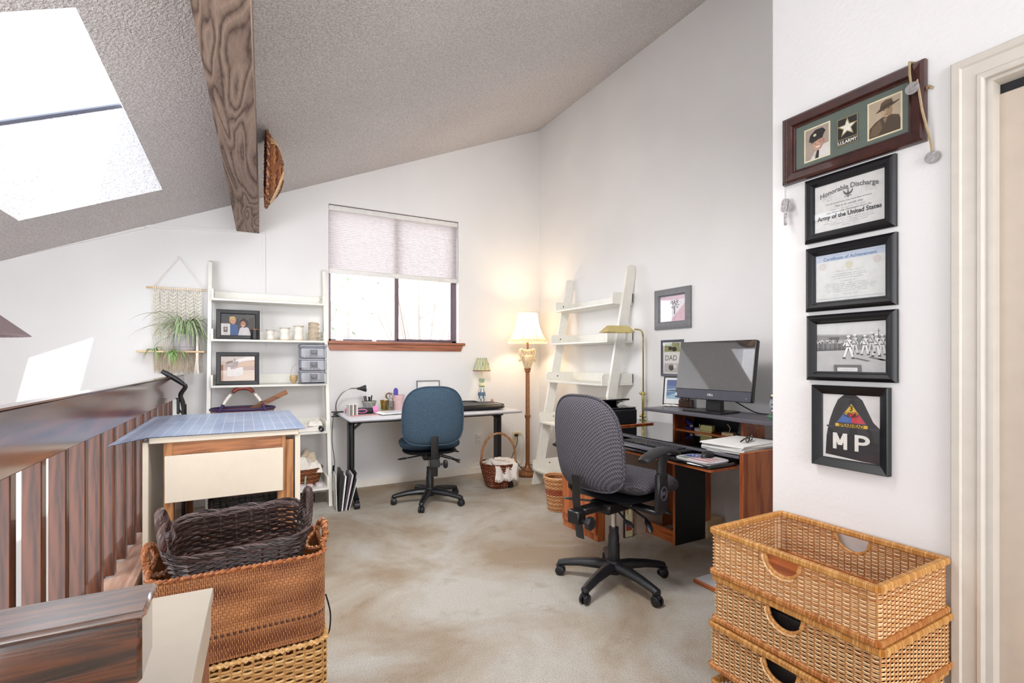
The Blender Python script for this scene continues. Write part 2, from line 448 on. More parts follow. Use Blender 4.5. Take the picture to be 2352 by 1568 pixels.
def O(name, b, mat, parent=None, loc=(0, 0, 0), rz=0.0, rot=None, kind=None, label=None, **kw):
    me = b.mesh(name, mat, **kw) if isinstance(b, B) else b
    o = bpy.data.objects.new(name, me); COL.objects.link(o)
    o.location = loc; o.rotation_euler = rot or (0, 0, rz)
    if parent: o.parent = parent
    if kind: o['kind'] = kind
    if label: o['label'] = label
    return o

def T(name, label, cat, loc=(0, 0, 0), rz=0.0, group=None, rot=None):
    o = bpy.data.objects.new(name, None); COL.objects.link(o); o.empty_display_size = 0.05
    o.location = loc; o.rotation_euler = rot or (0, 0, rz); o['label'] = label; o['category'] = cat
    if group: o['group'] = group
    return o

def tag(o, label, cat, group=None):
    o['label'] = label; o['category'] = cat
    if group: o['group'] = group
    return o

def struct(name, b, mat, **kw):
    return O(name, b, mat, kind='structure', **kw)

def copy_thing(root, loc, rz=None, label=None, group=None):
    r = root.copy(); COL.objects.link(r); r.location = loc
    if rz is not None: r.rotation_euler = (0, 0, rz)
    if label: r['label'] = label
    if group: r['group'] = group
    for ch in list(root.children):
        c = ch.copy(); COL.objects.link(c); c.parent = r
        for g in list(ch.children):
            d = g.copy(); COL.objects.link(d); d.parent = c
    return r

def arc(c, r, a0, a1, n, plane='xz', y=0.0):
    out = []
    for i in range(n + 1):
        a = R(a0 + (a1 - a0) * i / n); p, q = c[0] + r * math.cos(a), c[1] + r * math.sin(a)
        out.append({'xz': (p, y, q), 'xy': (p, q, y), 'yz': (y, p, q)}[plane])
    return out

def bez(p0, p1, p2, p3, n=12):
    p0, p1, p2, p3 = map(Vector, (p0, p1, p2, p3)); out = []
    for i in range(n + 1):
        t = i / n; u = 1 - t
        out.append(tuple(p0*u**3 + p1*3*u*u*t + p2*3*u*t*t + p3*t**3))
    return out

def spline(pts, n=6):
    P = [Vector(p) for p in pts]; out = []
    for i in range(len(P) - 1):
        a = P[max(i-1, 0)]; b = P[i]; c = P[i+1]; d = P[min(i+2, len(P)-1)]
        for k in range(n):
            t = k / n
            out.append(tuple(0.5*((2*b) + (c-a)*t + (2*a-5*b+4*c-d)*t*t + (3*b-a-3*c+d)*t**3)))
    out.append(tuple(P[-1])); return out

def rrect(w, d, r):
    """rounded rectangle path: arclength -> (x, y, nx, ny); returns (fn, length)"""
    a, b = w/2 - r, d/2 - r; q = math.pi*r/2
    segs = [('l', (a, -d/2), (-1, 0), None, 2*a)]
    L = 4*a + 4*b + 4*q
    def fn(s):
        s %= L
        for i, (ln, cx, cy, a0, kind) in enumerate((
            (2*b, w/2, -b, 0, 'E'), (q, a, b, 0, 'c'), (2*a, a, d/2, 0, 'N'), (q, -a, b, 90, 'c'),
            (2*b, -w/2, b, 0, 'W'), (q, -a, -b, 180, 'c'), (2*a, -a, -d/2, 0, 'S'), (q, a, -b, 270, 'c'))):
            if s <= ln + 1e-9:
                if kind == 'E': return (cx, cy + s, 1, 0)
                if kind == 'N': return (cx - s, cy, 0, 1)
                if kind == 'W': return (cx, cy - s, -1, 0)
                if kind == 'S': return (cx + s, cy, 0, -1)
                an = R(a0) + (s / r if r > 1e-9 else 0)
                return (cx + r*math.cos(an), cy + r*math.sin(an), math.cos(an), math.sin(an))
            s -= ln
        return (w/2, -b, 1, 0)
    return fn, L

def weave(b, fn, L, z0, z1, pitch, stake, amp, cols, rt=0.0016, rv=None, flare=0.0, cut=None, stakes=True, scol=None, twill=0, jit=0.0, sr=None):
    """real woven strands round a closed path: weavers pass in front of and behind upright stakes"""
    rv = rv or pitch * 0.46; ns = max(4, 2 * round(L / stake / 2)); st = L / ns; rows = int((z1 - z0) / pitch)
    def pt(s, z, off):
        x, y, nx, ny = fn(s); h = (z - z0) / (z1 - z0); e = off + flare * h
        return (x + nx*e, y + ny*e, z), (nx, ny)
    for k in range(rows):
        z = z0 + pitch * (k + 0.5); b.col(rnd.choice(cols)); ring = None; first = None
        cnt = ns * 2
        for i in range(cnt + 1):
            s = i * st / 2
            ph = math.pi * i / 2 + (math.pi * k if not twill else math.pi * k / 2 * twill)
            off = amp * math.sin(ph if not twill else ph * 0.5 + 0.0)
            dz = rnd.uniform(-jit, jit) if jit else 0
            if cut and cut(fn(s)[0], fn(s)[1], z):
                ring = None; continue
            p, nn = pt(s, z + dz, off)
            o = len(b.V)
            b.V += [(p[0]+nn[0]*rt, p[1]+nn[1]*rt, p[2]), (p[0], p[1], p[2]+rv), (p[0]-nn[0]*rt, p[1]-nn[1]*rt, p[2]), (p[0], p[1], p[2]-rv)]
            if ring is not None:
                for q in range(4):
                    b.f(ring+q, o+q, o+(q+1) % 4, ring+(q+1) % 4)
            ring = o
    if stakes:
        b.col(scol or cols[0]); r = sr or amp * 0.9
        for i in range(ns):
            s = i * st; x, y, nx, ny = fn(s); o = None
            zz = [z0 + (z1 - z0) * j / 8 for j in range(9)]; run = []
            for z in zz + [None]:
                if z is None or (cut and cut(x, y, z)):
                    if len(run) > 1: b.tube(run, r, 4, cap=False)
                    run = []
                else: run.append(pt(s, z, 0)[0])
    return b

def wrapbar(b, pts, w, h, pitch, cols, closed=True):
    """a bar bound with cane: ridged wrapping all round"""
    P = [Vector(p) for p in pts]; segs = list(zip(P, P[1:] + ([P[0]] if closed else [])))
    if not closed: segs = segs[:len(P)-1]
    for a, c in segs:
        L = (c - a).length; t = (c - a) / L; n = max(1, int(L / pitch))
        up = Vector((0, 0, 1)) if abs(t.z) < 0.9 else Vector((1, 0, 0)); sd = t.cross(up).normalized()
        for i in range(n):
            b.col(rnd.choice(cols)); k = rnd.uniform(0.985, 1.015)
            p0 = a + t * (L * i / n + pitch*0.04); p1 = a + t * (L * (i + 1) / n - pitch*0.04); pm = (p0 + p1) / 2; o = len(b.V)
            for p, e in ((p0, 0.95), (pm, 1.0), (p1, 0.95)):
                for (u, v) in ((-1, -.6), (-.6, -1), (.6, -1), (1, -.6), (1, .6), (.6, 1), (-.6, 1), (-1, .6)):
                    q = p + sd * (u*w/2*e*k) + up * (v*h/2*e*k); b.V.append((q.x, q.y, q.z))
            if i == 0: b.f(*[o + q for q in range(8)][::-1])
            if i == n - 1: b.f(*[o + 16 + q for q in range(8)])
            for r_ in (0, 1):
                for q in range(8):
                    b.f(o + r_*8 + q, o + r_*8 + (q+1) % 8, o + (r_+1)*8 + (q+1) % 8, o + (r_+1)*8 + q)
    return b

def rope(b, pts, r, turns, cols, strands=3, n=5, sr=None):
    """twisted strands along a path"""
    P = [Vector(p) for p in pts]; N = len(P); sr = sr or r * 0.62
    u = None
    fr = []
    for i in range(N):
        t = (P[min(i+1, N-1)] - P[max(i-1, 0)]).normalized()
        if u is None: u = t.orthogonal()
        u = (u - t*u.dot(t)).normalized(); fr.append((u.copy(), t.cross(u)))
    for k in range(strands):
        b.col(rnd.choice(cols)); q = []
        for i in range(N):
            a = 2*math.pi*(turns*i/(N-1) + k/strands); q.append(P[i] + (fr[i][0]*math.cos(a) + fr[i][1]*math.sin(a))*r*0.55)
        b.tube(q, sr, n)
    return b

def pillow(b, outline, thick, y=0.0, rings=7, n=40, k=4.0, bend=None, axis='y'):
    """closed cushion: outline(theta)->(x,z), puffed by thickness along the axis"""
    def pt(th, r, sgn):
        x, z = outline(th); x *= r; z *= r
        d = thick/2 * max(0.0, 1 - r**k) ** 0.5 * sgn
        yy = y + d + (bend(x, z) if bend else 0)
        return (x, yy, z) if axis == 'y' else (x, z, yy)
    o = len(b.V); rs = [math.sin(math.pi/2*i/rings) for i in range(1, rings + 1)]
    for sgn in (1, -1):
        b.V.append(pt(0, 0, sgn)); base = len(b.V)
        lst = rs if sgn == 1 else rs[:-1]
        for r in lst:
            for i in range(n): b.V.append(pt(2*math.pi*i/n, r, sgn))
        c0 = base - 1
        for i in range(n): b.f(c0, base + i, base + (i+1) % n)
        for j in range(len(lst) - 1):
            for i in range(n):
                b.f(base + j*n + i, base + j*n + (i+1) % n, base + (j+1)*n + (i+1) % n, base + (j+1)*n + i)
        if sgn == 1: rim = base + (rings-1)*n
        else:
            for i in range(n):
                b.f(base + (rings-2)*n + i, base + (rings-2)*n + (i+1) % n, rim + (i+1) % n, rim + i)
    return b

def superell(w, h, p=3.2):
    def fn(th):
        c, s_ = math.cos(th), math.sin(th)
        return (math.copysign(abs(c)**(2/p), c)*w/2, math.copysign(abs(s_)**(2/p), s_)*h/2)
    return fn

def moulding(b, w, h, prof):
    """mitred frame moulding about the origin in xz, facing -y. prof: [(u outward from the opening, d forward)]"""
    o = len(b.V); n = len(prof)
    for (u, d) in prof:
        for (sx, sz) in ((-1, -1), (1, -1), (1, 1), (-1, 1)):
            b.V.append((sx*(w/2 + u), -d, sz*(h/2 + u)))
    for i in range(n):
        j = (i + 1) % n
        for k in range(4):
            l = (k + 1) % 4
            b.f(o + i*4 + k, o + i*4 + l, o + j*4 + l, o + j*4 + k)
    return b
def mould4(w, h, prof):
    """the same moulding as four mitred rails"""
    out = []
    cs = ((-1, -1), (1, -1), (1, 1), (-1, 1))
    for k in range(4):
        b = B(); l = (k + 1) % 4; n = len(prof)
        for (u, d) in prof:
            for (sx, sz) in (cs[k], cs[l]): b.V.append((sx*(w/2 + u), -d, sz*(h/2 + u)))
        for i in range(n):
            j = (i + 1) % n; b.f(i*2, i*2+1, j*2+1, j*2)
        b.f(*[i*2 for i in range(n)]); b.f(*[i*2+1 for i in range(n)][::-1]); out.append(b)
    return out

def script(b, x, z, wd, y, c, seed, h=.0030, th=.0005):
    r = random.Random(seed); n = int(wd/.0011); pts = []
    for i in range(n + 1):
        if r.random() < .10: 
            if len(pts) > 2: seg(b, pts, th, y, c)
            pts = []; continue
        pts.append((x - wd/2 + wd*i/n, z + h*.5*math.sin(i*1.25) * r.uniform(.3, 1) + (h*.7 if r.random() < .12 else 0)))
    if len(pts) > 2: seg(b, pts, th, y, c)
def seg(b, pts, th, y, c):
    b.col(c); o = len(b.V)
    for (x, z) in pts: b.V += [(x, y, z - th), (x, y, z + th)]
    for i in range(len(pts) - 1): b.f(o + 2*i, o + 2*i + 2, o + 2*i + 3, o + 2*i + 1)

# ------------------------------------------------------------------ the setting
YB, XR, XN = 5.06, 3.13, 1.85
def cz(x): return 2.70 + 0.43 * x
struct('floor', B().box(-0.64, 3.27, -3.2, YB, -0.25, 0.0), 'carpet')
struct('floor_lower', B().box(-3.5, 3.2, -3.3, YB + .14, -2.75, -2.6), plain('lower_floor', 'b8a894', 0.7))
b = B()
for (x0, x1, z0, z1) in ((-3.5, .726, -2.6, 4.4), (2.084, 3.27, -2.6, 4.4), (.726, 2.084, -2.6, 1.46), (.726, 2.084, 2.80, 4.4)):
    b.box(x0, x1, YB, YB + .14, z0, z1)
struct('wall_back', b, 'wall')
struct('wall_right', B().box(XR, XR + .14, 1.1, YB + .14, 0, 4.4), 'wall')
b = B(); b.box(XN, 3.27, .587, 1.223, 0, 4.4); b.box(XN, 1.99, -.25, .587, 2.075, 4.4); b.box(XN, 1.99, -3.2, -.25, 0, 4.4)
struct('wall_near', b, 'wall')
struct('wall_front', B().box(-3.5, 3.27, -3.34, -3.2, -2.6, 4.4), 'wall')
struct('wall_left', B().box(-3.5, -3.4, -3.3, YB + .1, -2.6, 1.5), 'wall')
struct('wall_loft', B().box(-0.64, -0.60, -3.2, YB, -2.6, -0.25), 'wall')

# sloping ceiling with the skylight opening, and the shaft square to the roof
SX0, SX1, SY0, SY1 = -1.257, -0.506, 2.20, 4.25
b = B()
xs = [-3.5, SX0, SX1, 3.3]; ys = [-3.3, SY0, SY1, YB + .05]
for i in range(3):
    for j in range(3):
        if i == 1 and j == 1: continue
        o = len(b.V)
        for (x, y) in ((xs[i], ys[j]), (xs[i+1], ys[j]), (xs[i+1], ys[j+1]), (xs[i], ys[j+1])): b.V.append((x, y, cz(x)))
        b.f(o, o+1, o+2, o+3)
nx, nz = -0.395 * 0.575, 0.919 * 0.575
c = [(SX0, SY0), (SX1, SY0), (SX1, SY1), (SX0, SY1)]
for i in range(4):
    j = (i + 1) % 4; o = len(b.V)
    for (x, y), e in ((c[i], 0), (c[j], 0), (c[j], 1), (c[i], 1)): b.V.append((x + nx*e, y, cz(x) + nz*e))
    b.f(o, o+1, o+2, o+3)
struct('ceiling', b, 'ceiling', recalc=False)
sk = struct('window_2', B(), 'alu') if False else None
sk = bpy.data.objects.new('window_2', None); COL.objects.link(sk); sk['kind'] = 'structure'
def skp(x, y, e): return (x + nx*e, y, cz(x) + nz*e)
b = B()
for (a, d) in ((c[0], c[1]), (c[2], c[3]), (c[3], c[0])):
    b.tube([skp(*a, 1.02), skp(*d, 1.02)], 0.016, 6)
O('window_frame', b, 'greyplastic', sk)
b = B(); o = 0
for p in c: b.V.append(skp(*p, 1.05))
b.f(0, 1, 2, 3)
O('pane', b, 'skyglass', sk)

# exposed beam running to the back wall
b = B(); o = 0
for (x0, x1, y) in ((-0.20, -0.03, 0.35), (-0.056, 0.124, YB)):
    b.V += [(x0, y, 2.43), (x1, y, 2.43), (x1, y, cz(x1) + .03), (x0, y, cz(x0) + .03)]
b.F += [(0, 1, 2, 3), (4, 5, 6, 7), (0, 1, 5, 4), (1, 2, 6, 5), (2, 3, 7, 6), (3, 0, 4, 7)]; b.C += [None]*6
struct('ceiling_beam', b, 'beam')

struct('baseboard_back', B().box(.70, XR, YB - .014, YB, 0, .075, .004), 'trim')
struct('baseboard_right', B().box(XR - .014, XR, 1.22, YB - .014, 0, .075, .004), 'trim')
b = B(); b.box(-3.0, .158, YB - .012, YB, 2.40, 2.425)
b = B()
m = b.mark(); b.box(-.72, .17, YB - .012, YB, -.012, .012)
b.xf(m, Matrix.Translation((0, 0, 2.434)) @ Matrix.Rotation(-.06, 4, 'Y') )
b.box(.150, .174, YB - .012, YB, 1.0, 2.43)
m = b.mark(); b.box(-1.5, 0, YB - .012, YB, -.010, .010); b.xf(m, Matrix.Translation((-.72, 0, 2.378)) @ Matrix.Rotation(math.atan(-.40), 4, 'Y'))
struct('trim_2', b, 'wall')

# curb under the railing
cb = struct('trim_1', B().box(-.66, -.455, .2, YB, 0.0, .21, .004), 'ledge')
O('edge_strip', B().box(-.655, -.60, .2, YB, .21, .222, .003), 'ledge', cb)

# door with moulded casing on the near wall
dr = bpy.data.objects.new('door_1', None); COL.objects.link(dr); dr['kind'] = 'structure'
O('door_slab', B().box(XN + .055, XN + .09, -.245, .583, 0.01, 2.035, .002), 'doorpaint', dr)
O('head_gap_shade', B().box(XN + .06, XN + .10, -.245, .583, 2.036, 2.074), 'blk', dr)  # black strip standing in for the shade in the gap
b = B()
b.box(XN + .01, XN + .14, .570, .5869, 0, 2.075); b.box(XN + .01, XN + .14, -.25, .570, 2.062, 2.0749)
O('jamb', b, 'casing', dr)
pf = [(0, 0), (0, .010), (.006, .014), (.014, .014), (.018, .010), (.048, .013), (.052, .020), (.070, .020), (.074, .014), (.078, 0)]
b = B(); o = 0
for (u, d) in pf:   # left leg and head, mitred
    b.V += [(XN - d, .583 + u, 0.0), (XN - d, .583 + u, 2.07 + u), (XN - d, -.30, 2.07 + u)]
n = len(pf)
for i in range(n - 1):
    for k in (0, 1): b.f(i*3 + k, i*3 + k + 1, (i+1)*3 + k + 1, (i+1)*3 + k)
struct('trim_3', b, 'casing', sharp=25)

# window in the back wall
wn = bpy.data.objects.new('window_1', None); COL.objects.link(wn); wn['kind'] = 'structure'
wx0, wx1, wz0, wz1 = .726, 2.084, 1.46, 2.80
b = B(); y0, y1 = YB + .075, YB + .12
b.box(wx0, wx0 + .03, y0, y1, wz0, wz1); b.box(wx1 - .045, wx1, y0, y1, wz0, wz1); b.box(wx0, wx1, y0, y1, wz0, wz0 + .025); b.box(wx0, wx1, y0, y1, wz1 - .03, wz1)
O('window_frame', b, 'alu', wn)
b = B(); xm = 1.412
b.box(xm - .022, xm + .022, y0 - .012, y0 + .02, wz0 + .02, wz1 - .02, .003); b.box(wx1 - .065, wx1 - .045, y0 - .006, y0 + .02, wz0 + .02, wz1 - .02, .003)
b.box(xm, wx1 - .05, y0 - .012, y0 + .02, wz0 + .018, wz0 + .04, .003); b.box(xm, wx1 - .05, y0 - .012, y0 + .02, wz1 - .05, wz1 - .03, .003)
O('sliding_sash', b, 'alu', wn)
for k, (xa, xb) in enumerate(((wx0 + .03, xm), (xm, wx1 - .05))):
    O('pane', B().box(xa, xb, y0 + .02, y0 + .024, wz0 + .02, wz1 - .03), 'glass', wn)
b = B(); b.box(.80, .87, YB + .05, y0, wz0 + .006, wz0 + .024, .003); b.box(1.16, 1.20, YB + .055, y0, wz0 + .006, wz0 + .022, .003); b.box(xm - .035, xm - .022, y0 - .02, y0, wz0 + .03, wz1 - .04, .002)
O('latch', b, 'white', wn)
si = struct('trim_4', B().box(.70, 2.15, YB - .045, YB + .07, 1.435, 1.462, .006), 'sill')
b = B(); b.prism([(.735, 1.372), (2.105, 1.372), (2.128, 1.435), (.712, 1.435)], YB - .022, YB, 'y')
O('apron', b, 'sill', si)

# pleated shade inside the window opening
bl = T('window_blind', 'pale pleated window shade drawn halfway down the back window', 'window blind', (wx0, YB + .04, 0))
O('headrail', B().box(.004, 1.354, -.03, .012, 2.745, 2.795, .004), 'whiteplastic', bl)
O('rail_edge', B().box(.0, 1.358, -.036, .02, 2.794, 2.7995), 'alu', bl)
b = B(); nP = 34
def blf(u, v): return (.008 + u*1.342, -.008 + (.009 if round(v*nP*2) % 2 else -.009), 2.175 + v*.57)
b.grid(blf, 1, nP*2)
O('pleated_fabric', b, 'blind', bl, sharp=10, recalc=False)
O('bottom_rail', B().box(.004, 1.354, -.022, .008, 2.128, 2.178, .008), 'whiteplastic', bl)
b = B(); b.tube([(1.345, -.036, 2.76), (1.346, -.036, 2.2), (1.345, -.036, 2.05)], .0022, 5); b.sphere((1.345, -.036, 2.04), .008, 8, 6)
O('pull_cord', b, 'whiteplastic', bl)

# what lies beyond the window: pale house roof and trees
ho = T('neighbour_house', 'pale neighbouring house roof glimpsed low through the window', 'house', (2.5, 15, -2.6))
O('walls', B().box(-4, 1.2, 0, 4, 0, 3.9), 'brick_ext', ho)
b = B(); b.prism([(-2.2, 6.75), (1.6, 3.6), (1.6, 3.79), (-2.2, 6.95)], -.5, 4.5, 'y'); O('roof', b, 'roof_ext', ho)
def tree(name, label, loc, h, nleaf, spread, seed, ld):
    r = random.Random(seed); tr = T(name, label, 'tree', loc)
    b = B(); tips = []
    b.tube([(0, 0, 0), (.05, 0, h*.3), (0, .1, h*.55)], [.16, .12, .07], 6)
    for i in range(16):
        a = r.uniform(0, 6.28); z0 = h*r.uniform(.2, .55); l = spread*r.uniform(.5, 1.0)
        p1 = (math.cos(a)*l*.5, math.sin(a)*l*.5, z0 + h*.18); p2 = (math.cos(a)*l, math.sin(a)*l, z0 + h*r.uniform(.3, .5))
        b.tube([(0, 0, z0), p1, p2], [.05, .03, .008], 5); tips += [p1, p2]
        for k in range(3):
            q = Vector(p1).lerp(Vector(p2), r.random()); e = q + Vector((r.uniform(-.5, .5), r.uniform(-.5, .5), r.uniform(.1, .6))); b.tube([q, e], [.015, .004], 4); tips.append(tuple(e))
    O('trunk', b, 'bark', tr)
    if nleaf:
        b = B()
        for i in range(nleaf):
            q = Vector(r.choice(tips)) + Vector((r.gauss(0, .3), r.gauss(0, .3), r.gauss(0, .3))); s_ = r.uniform(.04, .08)
            d = Vector((r.uniform(-1, 1), r.uniform(-1, 1), r.uniform(-1, 1))).normalized(); e = d.orthogonal().normalized()*s_; g = d.cross(e).normalized()*s_*.5
            o = len(b.V); b.V += [tuple(q-e), tuple(q+g), tuple(q+e), tuple(q-g)]; b.f(o, o+1, o+2, o+3)
        O('foliage', b, ld, tr, kind='stuff', recalc=False)
M['leaf_ext'] = plain('pale_leaf', '6f7c60', 0.8)
tree('leafy_tree', 'pale leafy tree beyond the left window pane', (1.1, 11.5, -2.6), 6.2, 900, 1.5, 3, 'leaf_ext')
tree('bare_tree', 'bare branched tree beyond the right window pane', (3.6, 11.0, -2.6), 6.5, 60, 1.6, 5, 'leaf_ext')
struct('ground', B().box(-30, 40, 5.4, 60, -2.75, -2.65), plain('ground_ext', '8a8a80', 0.9))

# ------------------------------------------------------------------ railing
rl = T('loft_railing', 'dark stained wooden railing with flat upright slats along the loft edge', 'railing', (-.47, YB, 0), rz=-0.0217)
L = 4.6
O('top_rail', B().box(-.022, .022, -L, 0, .975, 1.147, .004), 'rail', rl)
O('cap_strip', B().box(-.026, .026, -L, 0, 1.147, 1.153, .002), 'rail', rl)
me = B().box(-.025, .025, -.020, .020, .222, 1.08, .003).mesh('slat', 'slat')
k = 0; y = -.18
while y > -L + .1:
    o = O('slat', me, None, rl, (-.065, y, 0)); y -= .228
# near return of the railing
nr = T('railing_return', 'near dark wood rail end with pale top toned for sky glare at the stair', 'railing', (-.127, .955, 0))
O('rail_board', B().box(-1.2, -.006, -.052, .052, .79, .892, .006), 'railx', nr)
O('rail_cap', B().box(-1.2, 0, -.056, .056, .888, .900, .005), 'railcap', nr)

# folded cream table next to it
ft = T('folded_table', 'cream folded table with a narrow top beside the near rail', 'table', (-.062, 1.345, 0), rz=-.033)
O('tabletop', B().box(-.30, 0, -.80, 0, .715, .74, .002), 'cream', ft)
O('hanging_leaf', B().box(-.026, -.008, -.78, -.012, .10, .708, .002), 'sill', ft)
O('edge_trim', B().box(-.009, -.004, -.78, -.012, .640, .700, .001), 'cream', ft)
O('hanging_leaf', B().box(-.298, -.28, -.78, -.012, .10, .708, .002), 'cream', ft)
for dx, dy in ((-.26, -.05), (-.06, -.05), (-.26, -.74), (-.06, -.74)):
    O('leg', B().cbox((dx, dy, .357), (.04, .04, .714), .003), 'oak', ft)
O('drawer', B().box(-.24, -.08, -.031, -.018, .50, .68, .002), 'cream', ft)

# cutting table with hanging leaves
ct = T('cutting_table', 'cream and oak drop leaf table topped with a blue gridded cutting mat', 'table', (-.07, 2.94, 0))
O('tabletop', B().box(-.335, .337, 0, 1.16, .864, .895, .003), 'cream', ct)
O('hanging_leaf', B().box(-.362, -.338, .012, 1.12, .06, .872, .003), 'cream', ct)
O('hanging_leaf', B().box(.318, .345, .012, 1.12, .06, .868, .003), 'cream', ct)
O('end_panel', B().box(-.272, .258, -.004, .012, .568, .80, .002), 'cream', ct)
O('apron', B().box(-.24, .25, .012, .03, .80, .864, .002), 'oakx', ct)
for x in (-.258, .252):
    for y in (.035, 1.08): O('leg', B().cbox((x, y, .432), (.042, .042, .864), .003), 'oak', ct)
for x, y in ((-.10, .55), (-.05, .55), (.292, .04)): O('gate_leg', B().cbox((x, y, .42), (.036, .05, .84), .003), 'oak', ct)
O('foot_rail', B().box(-.24, .24, .52, .58, .04, .09, .003), 'oakx', ct)
cm = B()
def matf(u, v):
    x = -.53 + u*.83; y = 2.93 - .17*max(0.0, (-.405 - x)/.125) + v*(1.14 + .17*max(0.0, (-.405 - x)/.125)); dz = 0
    if x < -.41: dz = -.006 * ((-.41 - x)/.12)
    return (x, y, .8975 + dz)
cm.grid(matf, 20, 4); cm.grid(lambda u, v: (matf(u, v)[0], matf(u, v)[1], matf(u, v)[2] - .0022), 20, 4)
o = O('cutting_mat', cm, 'mat', recalc=False); tag(o, 'blue cutting mat with white grid lines overhanging the cream table', 'cutting mat')
# dark woven hamper under the table
hb = T('dark_hamper', 'black woven hamper stored under the cutting table', 'basket', (.02, 3.35, 0))
fn, LL = rrect(.38, .34, .02); b = weave(B(), fn, LL, .02, .50, .014, .03, .004, [H('17130f'), H('241c17'), H('0e0c0b')], .003, twill=1)
O('woven_side', b, 'vcwick', hb, kind='stuff', recalc=False)
O('lining', B().box(-.18, .18, -.16, .16, .0, .48), 'blk', hb)

# black folding arm rising behind the table
ar = T('bent_arm', 'black bent folding handle rising behind the cutting mat', 'handle', (-.385, 4.32, 0))
P = [(-.135, 0, 1.195), (-.10, 0, 1.172), (-.045, 0, 1.132), (.0, 0, 1.095), (.008, 0, 1.075), (-.018, 0, 1.03), (-.020, 0, 1.005), (-.008, 0, .965), (.0, 0, .91)]
O('grip', B().tube(spline(P[:4], 4), [.014 + .005*math.sin(i/12*3.1) for i in range(13)], 10), 'blk', ar)
O('arm', B().tube(spline(P[3:], 4), .015, 8), 'blkmetal', ar)
O('post', B().tube([(0, 0, .95), (-.0, 0, .0)], .016, 8), 'blkmetal', ar)
b = B(); b.cbox((-.035, 0, .94), (.018, .03, .12), .004); b.tube([(-.05, 0, .995), (-.02, 0, .985)], .006, 6); b.tube([(-.04, .0, .93), (.01, 0, .85)], .006, 6)
O('clamp', b, 'blk', ar)
O('foot', B().cbox((0, 0, .012), (.10, .26, .024), .006), 'blkmetal', ar)

# pleated shade of a hanging lamp over the stair void
pl = T('pleated_pendant', 'grey pleated lampshade hanging over the stair void', 'lamp', (-.765, 1.93, 1.342))
b = B(); NP = 58
def psf(u, v):
    a = 2*math.pi*u; r = .205 - .15*v; r *= 1 + (.05 if round(u*NP*2) % 2 else -.05) * (1 - .4*v); return (r*math.cos(a), r*math.sin(a), .0 + .145*v)
b.grid(psf, NP*2, 3, True); O('pleated_shade', b, 'pleat', pl, recalc=False, sharp=10)
O('cord', B().tube([(0, 0, .12), (0, 0, cz(-.765) - 1.342)], .004, 6), 'blk', pl)
O('cap', B().lathe([(.0, .14), (.055, .14), (.055, .155), (.01, .17), (0, .17)], n=20), 'bronze', pl)

# ------------------------------------------------------------------ leaning ladder shelves
ZT = (1.795, 1.45, 1.065, .645, .165); DT = (.25, .31, .37, .45, .53)
def ladder(label, loc, rz, W=.95):
    """back of the shelf at local y = 0 (the wall), front towards -y"""
    t_ = T('ladder_shelf', label, 'shelf', loc, rz, 'white ladder shelves')
    ln = math.atan2(.42, 2.12)
    for sx in (-1, 1):
        b = B(); x0 = sx*(W/2 - .028) ; x1 = sx*W/2
        b.prism([(-.012 - .0, 2.12), (-.06, 2.135), (-.10, 2.12), (-.105, 2.08), (-.52, 0.0), (-.42, 0.0), (-.012, 2.06)], min(x0, x1), max(x0, x1), 'x')
        O('upright', b, 'whitewood', t_)
    wi = W/2 - .030
    for z, d in zip(ZT, DT):
        tr = O('shelf_board', B().box(-wi, wi, -d, -.012, z - .018, z, .002), 'whitewood', t_)
        O('back_board', B().box(-wi, wi, -.024, -.012, z, z + .085, .002), 'whitewood', tr)
        for sx in (-1, 1):
            x0, x1 = sorted((sx*wi, sx*(wi - .015)))
            pts = [(-.012, z), (-.012, z + .088)] + [(-d + .03 - .03*math.sin(R(a)), z + .058 + .03*math.cos(R(a))) for a in range(0, 91, 18)] + [(-d, z)]
            O('side_board', B().prism(pts, x0, x1, 'x'), 'whitewood', tr)
            O('screw_cap', B().tube([(sx*(wi - .0145), -d*.62, z + .045), (sx*(wi - .017), -d*.62, z + .045)], .007, 10), 'blk', tr)
    return t_
lad1 = ladder('white ladder shelf with photos and spools leaning on the back wall', (.208, YB - .002, 0), 0)
lad2 = ladder('empty white ladder shelf leaning on the right wall beside the floor lamp', (XR - .002, 3.87, 0), R(-90), .98)

def pframe(name, label, cat, loc, rz, w, h, prof, mat, draw, rot=None, group=None, back=.012, glass=True, lab=None):
    """a framed picture: opening w x h, picture in local xz facing -y, centre at loc"""
    t_ = T(name, label, cat, loc, rz, group, rot)
    for bb in mould4(w, h, prof): O('frame_rail', bb, mat, t_, sharp=25)
    u = max(p[0] for p in prof)
    O('backing', B().box(-w/2 - u*.8, w/2 + u*.8, -.002, .002, -h/2 - u*.8, h/2 + u*.8), 'blk', t_)
    b = B(); draw(b, w/2, h/2); O('picture', b, 'vc', t_, recalc=False)
    if glass: O('pane', B().rect(-w/2, w/2, -h/2, h/2, -.0095), 'picglass', t_, recalc=False)
    return t_
flatp = [(0, .0), (0, .010), (.004, .016), (.030, .018), (.034, .014), (.034, 0)]

